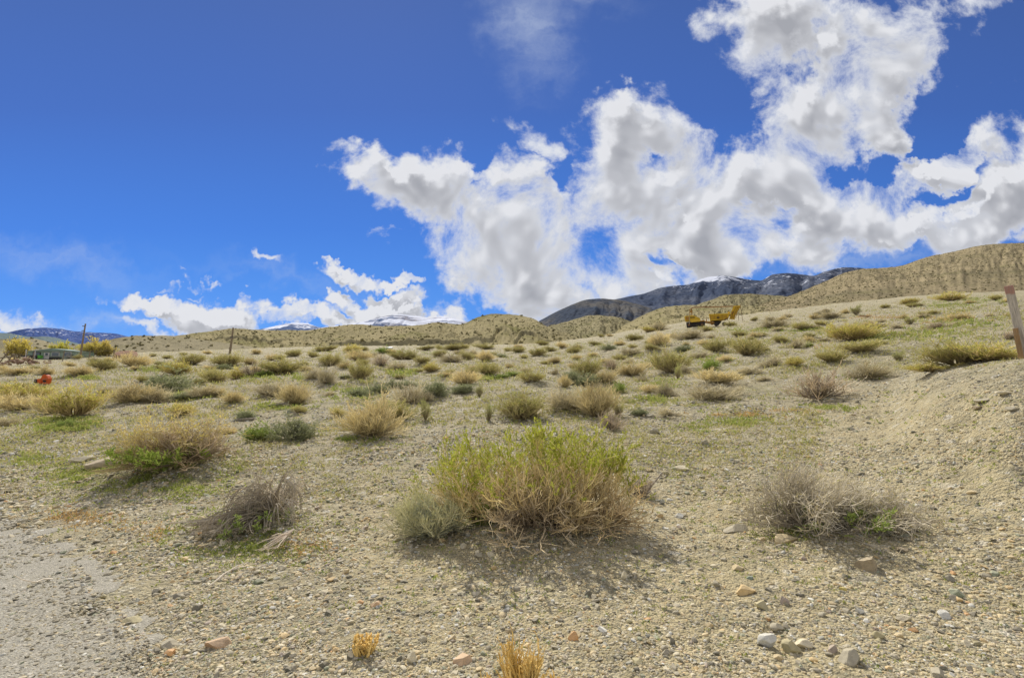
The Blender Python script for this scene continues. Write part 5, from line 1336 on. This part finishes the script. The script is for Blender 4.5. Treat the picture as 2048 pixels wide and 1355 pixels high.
def build_machine():
    d = 80.0; k = d / F / 11.378
    base = hit1(1424, 653); d = base[1]; k = d / F / 11.378; TH = math.atan2(1424 - 1024, F)
    ox, oz = 1000., 700.
    g = P(1340 + ox / 11.378, 590 + oz / 11.378, d)
    r = empty('yellow_machine', (g.x, g.y, g.z), -TH); tag(r, 'rusting yellow hopper machine with a long overhead pipe boom, abandoned on the slope', 'machine')
    X = lambda x: (x - ox) * k * math.cos(TH)
    Z = lambda y: (oz - y) * k
    pts = lambda l: [(X(a), Z(b)) for a, b in l]
    Ym = mat_paint('yellow_paint', (.62, .40, .025), (.24, .12, .03), .45, .8); Yl = mat_paint('bright_yellow_paint', (.72, .48, .05), (.25, .13, .04), .4, .9)
    Rm = mat_paint('rusty_steel', (.20, .11, .05), (.08, .05, .03), .6, 1.2, .8); Dk = mat_paint('dark_grease_and_shade', (.035, .03, .027), (.09, .06, .04), .5, 2., .7); Or = mat_paint('rusty_yellow', (.38, .19, .03), (.18, .08, .03), .6, 1.2)
    body = MB().prism(pts([(322, 470), (345, 455), (540, 452), (600, 478), (690, 528), (694, 600), (470, 612), (450, 575), (335, 572)]), -.9, .9).build('engine_body', Ym, r, .03)
    MB().box((X(395), -.915, Z(515)), (.5, .02, .5)).build('side_panel', Or, body)
    MB().prism(pts([(452, 560), (690, 552), (694, 598), (472, 609)]), -.96, -.905).build('side_skirt', Yl, body)
    m = MB()
    for t in range(6): m.box((X(470) + t * .11, -.92, Z(500)), (.05, .02, .26))
    m.build('vent', Dk, body)
    und = MB().prism(pts([(360, 605), (800, 600), (790, 690), (370, 715)]), -.7, .7).build('undercarriage', Dk, r)
    for xx in (425, 730):
        w_ = MB().disc((X(xx), -.78, Z(668)), .36, .24).build('wheel', Dk, r); MB().disc((X(xx), -.92, Z(668)), .17, .06).build('rim', Rm, w_)
    m = MB()
    for y in (-.6, .6):
        m.box(((X(690) + X(1020)) / 2, y, Z(610)), (X(1020) - X(690), .14, .2), ry=rad(10))
    m.box((X(760), 0, Z(590)), (.35, 1.2, .4)); m.box((X(960), 0, Z(645)), (.45, 1.1, .3)); m.box((X(835), -.5, Z(575)), (.12, .12, .5))
    m.build('hitch_frame', Or, r, .01)
    hop = MB().prism(pts([(895, 460), (1360, 460), (1330, 535), (1220, 572), (1060, 588), (920, 588)]), -1.05, .9).build('hopper', Ym, r, .02)
    MB().box(((X(885) + X(1400)) / 2, -1.07, Z(452)), (X(1400) - X(885), .1, .13)).build('rim', Yl, hop)
    m = MB()
    for yy in (497, 522, 552): m.box(((X(925) + X(1300)) / 2, -1.07, Z(yy)), (X(1300) - X(925), .05, .035))
    for xx in (930, 1010, 1100, 1190, 1280): m.box((X(xx), -1.085, Z(515)), (.05, .06, .62))
    m.build('rib', Or, hop)
    MB().box((X(1100), -1.09, Z(528)), (.36, .05, .2)).build('hatch', Dk, hop)
    MB().prism(pts([(990, 600), (1180, 600), (1100, 690), (1030, 690)]), -.5, .5).build('chute', Dk, r)  # hopper underside, the shade there put into its dark colour
    for xx in (1050, 1230): MB().disc((X(xx), -.75, Z(672)), .30, .22).build('wheel', Dk, r)
    el = MB().prism(pts([(1350, 560), (1375, 470), (1440, 300), (1455, 268), (1605, 268), (1600, 310), (1545, 380), (1490, 480), (1470, 575)]), -.5, -.1).build('elevator', Ym, r, .02)
    m = MB()
    for dx in (0, 45, 85): m.tube([(X(1405 + dx), -.58, Z(545)), (X(1440 + dx), -.58, Z(420)), (X(1510 + dx), -.58, Z(290))], .045, 6)
    m.build('rail', Or, el)
    MB().tube([(X(1240), -.7, Z(600)), (X(1450), -.6, Z(395))], .07, 6).tube([(X(1290), -.7, Z(600)), (X(1370), -.6, Z(420))], .05, 6).build('brace', Rm, r)
    MB().box((X(1345), -.4, Z(415)), (.25, .5, .22)).build('gearbox', Yl, r, .03)
    MB().tube([(X(470), -.3, Z(300)), (X(490), -.3, Z(272)), (X(545), -.3, Z(256)), (X(700), -.3, Z(258)), (X(850), -.3, Z(264)), (X(1200), -.3, Z(270)), (X(1470), -.3, Z(272))], .085, 8).build('boom_pipe', mat_paint('rusty_pipe', (.30, .17, .07), (.14, .07, .035), .6, 1.0), r)
    m = MB().box((X(820), -.3, Z(255)), (.2, .26, .24)).build('pipe_joint', Rm, r)
    m = MB(); m.tube([(X(452), -.3, Z(455)), (X(450), -.3, Z(285))], .05, 6); m.tube([(X(495), -.25, Z(455)), (X(505), -.25, Z(360)), (X(485), -.25, Z(290))], .07, 6); m.box((X(485), -.28, Z(350)), (.3, .3, .28)); m.box((X(475), -.28, Z(300)), (.34, .26, .12))
    m.build('mast', Or, r)
    MB().tube([(X(440), -1.05, Z(655)), (X(436), -1.05, Z(440))], .045, 6).build('pale_pipe', mat_paint('pale_paint', (.5, .42, .25), (.3, .2, .1), .5), r)
    MB().tube([(X(1112), -.2, Z(450)), (X(1135), -.2, Z(385)), (X(1165), -.2, Z(325))], .035, 6).build('lever', Dk, r)
    for a, b in (((1603, 225), (1645, 610)), ((1552, 470), (1562, 600))): MB().tube([(X(a[0]), -.2, Z(a[1])), (X(b[0]), -.2, Z(b[1]))], .035, 6).build('hanging_bar', Rm, r)

def build_house():
    d = 118.0
    g = hit1(100, 719); d = g[1]; s = d / F
    base = P(104, 719, d); base = (base.x, d, float(H([base.x], [d])[0]) - .1)
    z_ = lambda py: float(P(104, py, d).z) - base[2]
    r = empty('trailer_house', base); tag(r, 'long low green trailer house half hidden by yellow green trees', 'house')
    wm = mat_paint('green_siding', (.27, .35, .27), (.2, .24, .18), .3, .6); rm = mat_paint('teal_roof', (.22, .31, .25), (.2, .22, .18), .4, .5); dk = mat_paint('dark_skirting', (.05, .045, .04), (.1, .08, .06), .4); wh = mat_paint('white_door_paint', (.62, .60, .56), (.4, .35, .3), .3)
    X = lambda px: (px - 104) * s
    zt, zb = z_(702.5), z_(719)
    x0, x1 = X(53), X(152)
    MB().box(((x0 + x1) / 2, 2.2, (zt + zb) / 2), (x1 - x0, 4.2, zt - zb)).build('wall', wm, r)
    zr = z_(696.2)
    m = MB().prism([(x0 - .25, zt), (x1 + .25, zt), (X(128), zr * .55 + zt * .45), (X(104), zr), (X(80), zr * .55 + zt * .45)], -.15, 4.5); m.build('roof', rm, r)
    MB().box(((X(50) + X(80)) / 2, -.5, z_(713)), (X(80) - X(50), .9, .5)).build('deck', dk, r)
    MB().box(((X(98) + X(122)) / 2, .03, z_(716.5)), (X(122) - X(98), .12, .55)).build('skirting', dk, r)
    dr = MB().box((X(92.5), .06, z_(711)), (1.0, .12, z_(704.5) - z_(717.5))).build('door', wh, r)
    MB().box((X(92.5), -.01, z_(708)), (.5, .06, .5)).build('door_pane', mat_paint('dark_glass', (.10, .12, .13), (.15, .16, .16), .2, 1, .15), dr)
    gl = mat_paint('window_glass', (.16, .19, .20), (.2, .22, .22), .3, 1, .12)
    for px in (72, 110, 134):
        f_ = MB().box((X(px), .06, z_(708)), (1.5, .12, .85)).build('window', wh if px != 72 else dk, r); MB().box((X(px), -.01, z_(708)), (1.3, .05, .65)).build('pane', gl, f_)
    for px in (60, 78): MB().box((X(px), -.9, z_(709)), (.12, .12, 2.0)).build('porch_post', wh, r)
    m = MB()
    for i in range(4): m.box((X(143) + i * .28, -.45, z_(719) + 1.0 - i * .26), (.3, 1.0, .08))
    m.tube([(X(141), -.95, z_(710)), (X(151), -.95, z_(716.5))], .06, 5); m.box((X(138), -.4, z_(715)), (1.2, 1.0, .1)); m.build('steps', mat_paint('weathered_boards', (.42, .38, .30), (.3, .25, .2), .3), r)
    # green bin by the door
    b = MB().box((X(91), -1.15, z_(717) + .35), (.55, .5, .55), tap=1.12); o = b.build('green_bin', mat_paint('green_plastic', (.10, .42, .04), (.1, .3, .05), .3)); o.location = base
    tag(o, 'bright green tub standing by the white door of the trailer house', 'tub')

def build_tree(px, py, wpx, hpx, dd, seed, label, col0, col1):
    g = P(px, py, dd); z = float(H([g.x], [dd])[0]); s = dd / F
    w, h = wpx * s, hpx * s + max(0.0, g.z - z)
    r = empty('tree', (g.x, dd, z - .1)); tag(r, label, 'tree')
    a = make_bush(seed=seed, n0=16, n1=150, n2=700, nl=3800, H_=h, R_=w / 2, spread=62, base_r=.15, bend=.05, wig=.12, l1=.34, l2=.20, th=.035, jit=.7, c0=(.12, .095, .07), c1=(.22, .18, .11), c2=(.36, .31, .15), leafc=(col0, col1), leaf=(.34, .055), leaf_lo=.34, updir=.25, minz=.1, ragged=.35)
    link('trunk', mesh_of(a[0], MAT_TWIG, 'trunk'), r); link('crown', mesh_of(a[1], MAT_LEAF, 'crown'), r)

def build_misc():
    ylw = ((.36, .31, .05), (.56, .47, .12))
    build_tree(32, 720, 62, 46, 108, 61, 'yellow green tree at the left end of the green trailer house', *ylw)
    build_tree(125, 714, 42, 34, 112, 62, 'rounded lime yellow tree in front of the green trailer house', (.38, .37, .04), (.55, .52, .10))
    build_tree(183, 719, 48, 42, 106, 63, 'yellow tree leaning by the utility pole right of the trailer house', *ylw)
    build_tree(213, 718, 28, 28, 108, 64, 'small thin yellow tree beside the fence post', (.38, .32, .08), (.52, .43, .15))
    build_tree(200, 716, 20, 38, 112, 65, 'narrow yellow tree squeezed between two trees right of the trailer house', (.38, .36, .04), (.54, .5, .08))
    wood = mat_wood('pole_wood', (.24, .19, .13))
    for (x0, y0, x1, y1, w, lab, arm) in ((160, 716, 171, 647, 3.4, 'leaning utility pole with small brackets behind the yellow trees', True), (459.5, 706, 466.5, 655, 4.4, 'bare utility pole leaning right on the open slope', False)):
        g = hit1(x0, y0); d = g[1]; s = d / F
        b = Vector((g[0], d, g[2] - .2)); t = P(x1, y1, d)
        r = empty('utility_pole', b); tag(r, lab, 'utility pole')
        dv = t - b
        MB().tube([(0, 0, 0), tuple(dv * .5), tuple(dv)], w * s * .55, 8, w * s * .36).build('pole', wood, r)
        m = MB()
        for f_ in ((.93, .80) if arm else (.66, .62)):
            m.box(tuple(dv * f_ + Vector((-.18 if arm else 0, -.1, 0))), (.5, .12, .14)); 
        m.build('bracket', mat_paint('bracket_steel', (.12, .11, .1), (.2, .12, .07), .3), r)
    # fence by the house
    gA = hit1(225, 719); d = gA[1]; s = d / F
    r = empty('wire_fence', (gA[0], d, gA[2])); tag(r, 'wire fence on thin posts in front of the yellow trees', 'fence')
    zz = 20.0 * s
    xs = [0, -48 * s, -100 * s, -160 * s]
    for i, x in enumerate(xs):
        MB().tube([(x, 0, float(H([gA[0] + x], [d])[0]) - gA[2] - .15), (x + .22, 0, zz * (1 if i == 0 else .9))], .11 if i == 0 else .07, 6, .09 if i == 0 else .06).build('post', wood, r)
    for f_ in (.92, .35): MB().tube([(.1, 0, zz * f_), (xs[1], 0, zz * f_ * .97), (xs[2], 0, zz * f_ * .98), (xs[3], 0, zz * f_)], .025, 4).build('wire', mat_paint('fence_wire', (.12, .11, .1)), r)
    # red earth bank right of the post
    g = hit1(238, 716)
    rng = np.random.default_rng(2)
    V, f = stone_shape(rng, 3, 3, .15); o = link('earth_bank', mk_mesh('earth_bank', V, [f], [mat_paint('red_earth', (.33, .19, .12), (.25, .17, .11), .5, .6, .95)], smooth_=True)); o.location = (g[0], g[1] + 2, g[2] + .2); o.scale = (2.3, 1.6, 1.35)
    tag(o, 'bank of bare red earth beside the fence post', 'earth bank')
    # rubble and leaning timbers at far left
    g = hit1(45, 730); s = g[1] / F
    r = empty('rubble_pile', tuple(g)); tag(r, 'pile of reddish rubble below the trailer house', 'rubble')
    m = MB()
    for i in range(90):
        x, y = rng.normal(0, 2.0), rng.normal(0, .7); sz = rng.uniform(.12, .4)
        m.box((x, y, max(.05, .55 - .1 * abs(x) + rng.normal(0, .15))), (sz * 1.3, sz, sz * .6), rng.uniform(-.5, .5), rng.uniform(-.5, .5), rng.uniform(0, 3))
    m.build('blocks', mat_paint('brick_rubble', (.34, .23, .16), (.24, .19, .14), .7, .9, .95), r)
    g = hit1(12, 724); s = g[1] / F
    r = empty('timber_frame', tuple(g)); tag(r, 'collapsed frame of leaning timbers at the left edge', 'timber frame')
    for a, b in (((-14, 0), (6, 22)), ((-2, -2), (12, 17)), ((12, -2), (-8, 20)), ((-12, 8), (16, 12)), ((14, 0), (18, 16))):
        MB().tube([(a[0] * s, rng.uniform(-.4, .4), a[1] * s), (b[0] * s, rng.uniform(-.4, .4), b[1] * s)], .10, 5).build('timber', mat_wood('old_timber', (.22, .18, .13)) if a[0] == -14 else bpy.data.materials['old_timber'], r)
    # orange machine
    g = hit1(86, 768); d = g[1]; s = d / F
    r = empty('orange_machine', tuple(g)); tag(r, 'small orange motor machine with one black wheel among the left shrubs', 'machine')
    Om = mat_paint('orange_paint', (.62, .11, .015), (.3, .08, .03), .4, 5.); Bk = mat_paint('black_rubber', (.025, .025, .027), (.08, .07, .06), .4, 8., .8); Ste = mat_paint('bare_steel', (.3, .27, .2), (.2, .12, .08), .4)
    q = lambda x, y: ((x - 445) / 5.21 * s, (890 - y) / 5.21 * s)
    MB().prism([q(*p_) for p_ in ((436, 832), (450, 800), (470, 788), (497, 798), (514, 830), (514, 888), (455, 888))], -.16, .16).build('hood', Om, r, .02)
    MB().prism([q(*p_) for p_ in ((404, 836), (440, 832), (452, 862), (448, 886), (410, 880))], -.2, .14).build('frame', Om, r, .02)
    x, z = q(479, 788); MB().box((x, 0, z + .02), (.09, .2, .05)).build('cap', Bk, r, .01)
    x, z = q(388, 855); w_ = MB().disc((x, -.12, z), .13, .12, 24).build('wheel', Bk, r, .02); MB().disc((x, -.19, z), .06, .05, 16).build('rim', Ste, w_)
    x, z = q(482, 858); MB().box((x, -.17, z), (.22, .05, .13)).build('engine', Bk, r, .01)
    MB().tube([(*q(456, 846)[:1], -.2, q(456, 846)[1]), (q(480, 838)[0], -.2, q(480, 838)[1]), (q(512, 832)[0], -.2, q(512, 832)[1])], .015, 6).build('handle', Ste, r)
    # wooden post at right
    d = 8.2
    t = P(2017, 571, d); b_ = P(2062, 760, d); b_.z = min(b_.z, float(H([b_.x], [d])[0]) - .12)
    dv = t - b_; L = dv.length
    rot = dv.to_track_quat('Z', 'Y').to_euler()
    r = empty('wooden_post', b_); r.rotation_euler = rot
    tag(r, 'grey leaning wooden post with a faded red top on the sand mound', 'post')
    w = 19.5 / F * d
    m = MB(); n = 3
    m.box((0, 0, L / 2), (w * .66, w * .4, L), rz=rad(20)); m.build('timber', mat_wood('post_wood', (.52, .47, .385), red=L - .15), r, .008)
    b2 = P(2046, 724, d - .05); t2 = P(2030.5, 656, d - .05); b2.z -= .12; dv = t2 - b2; L2 = dv.length
    o = MB().box((0, 0, L2 / 2), (.062, .03, L2), rz=rad(20)).build('stake', mat_wood('stake_wood', (.36, .23, .11)), None, .003); o.location = b2; o.rotation_euler = dv.to_track_quat('Z', 'Y').to_euler()
    tag(o, 'thin brown stake driven in just left of the wooden post', 'stake')
    # plank on the ground
    g = hit1(555, 812); s = g[1] / F
    o = MB().box((0, 0, .05), (40 * s, .16, .05), ry=rad(-8)).build('plank', mat_wood('plank_wood', (.27, .24, .18)), None, .004); o.location = g; o.rotation_euler = (0, 0, rad(22)); tag(o, 'weathered plank lying on the gravel left of centre', 'plank')
    g = hit1(491, 840); s = g[1] / F
    o = MB().box((0, 0, .03), (30 * s, .12, .05), ry=rad(-3)).build('plank', bpy.data.materials['plank_wood'], None, .004); o.location = g; o.rotation_euler = (0, 0, rad(8)); tag(o, 'pale board in front of a small sage shrub at left', 'plank')
    # pale slab under the cut bank
    g = hit1(779, 697); s = g[1] / F
    o = MB().box((0, 0, .12), (12 * s, .9, .3), rx=rad(12)).build('white_slab', mat_paint('white_sheet', (.66, .67, .66), (.5, .48, .44), .2), None, .02); o.location = g; tag(o, 'white slab lying out on the slope below the cut bank', 'slab')
    # fallen timber up the right slope
    g = hit1(1735, 634); s = g[1] / F
    o = MB().box((0, 0, .1), (34 * s, .2, .14), ry=rad(4)).build('fallen_timber', mat_wood('fallen_wood', (.42, .27, .13)), None, .01); o.location = g; tag(o, 'fallen orange brown timber far up the right slope', 'timber')

build_machine(); build_house(); build_misc()
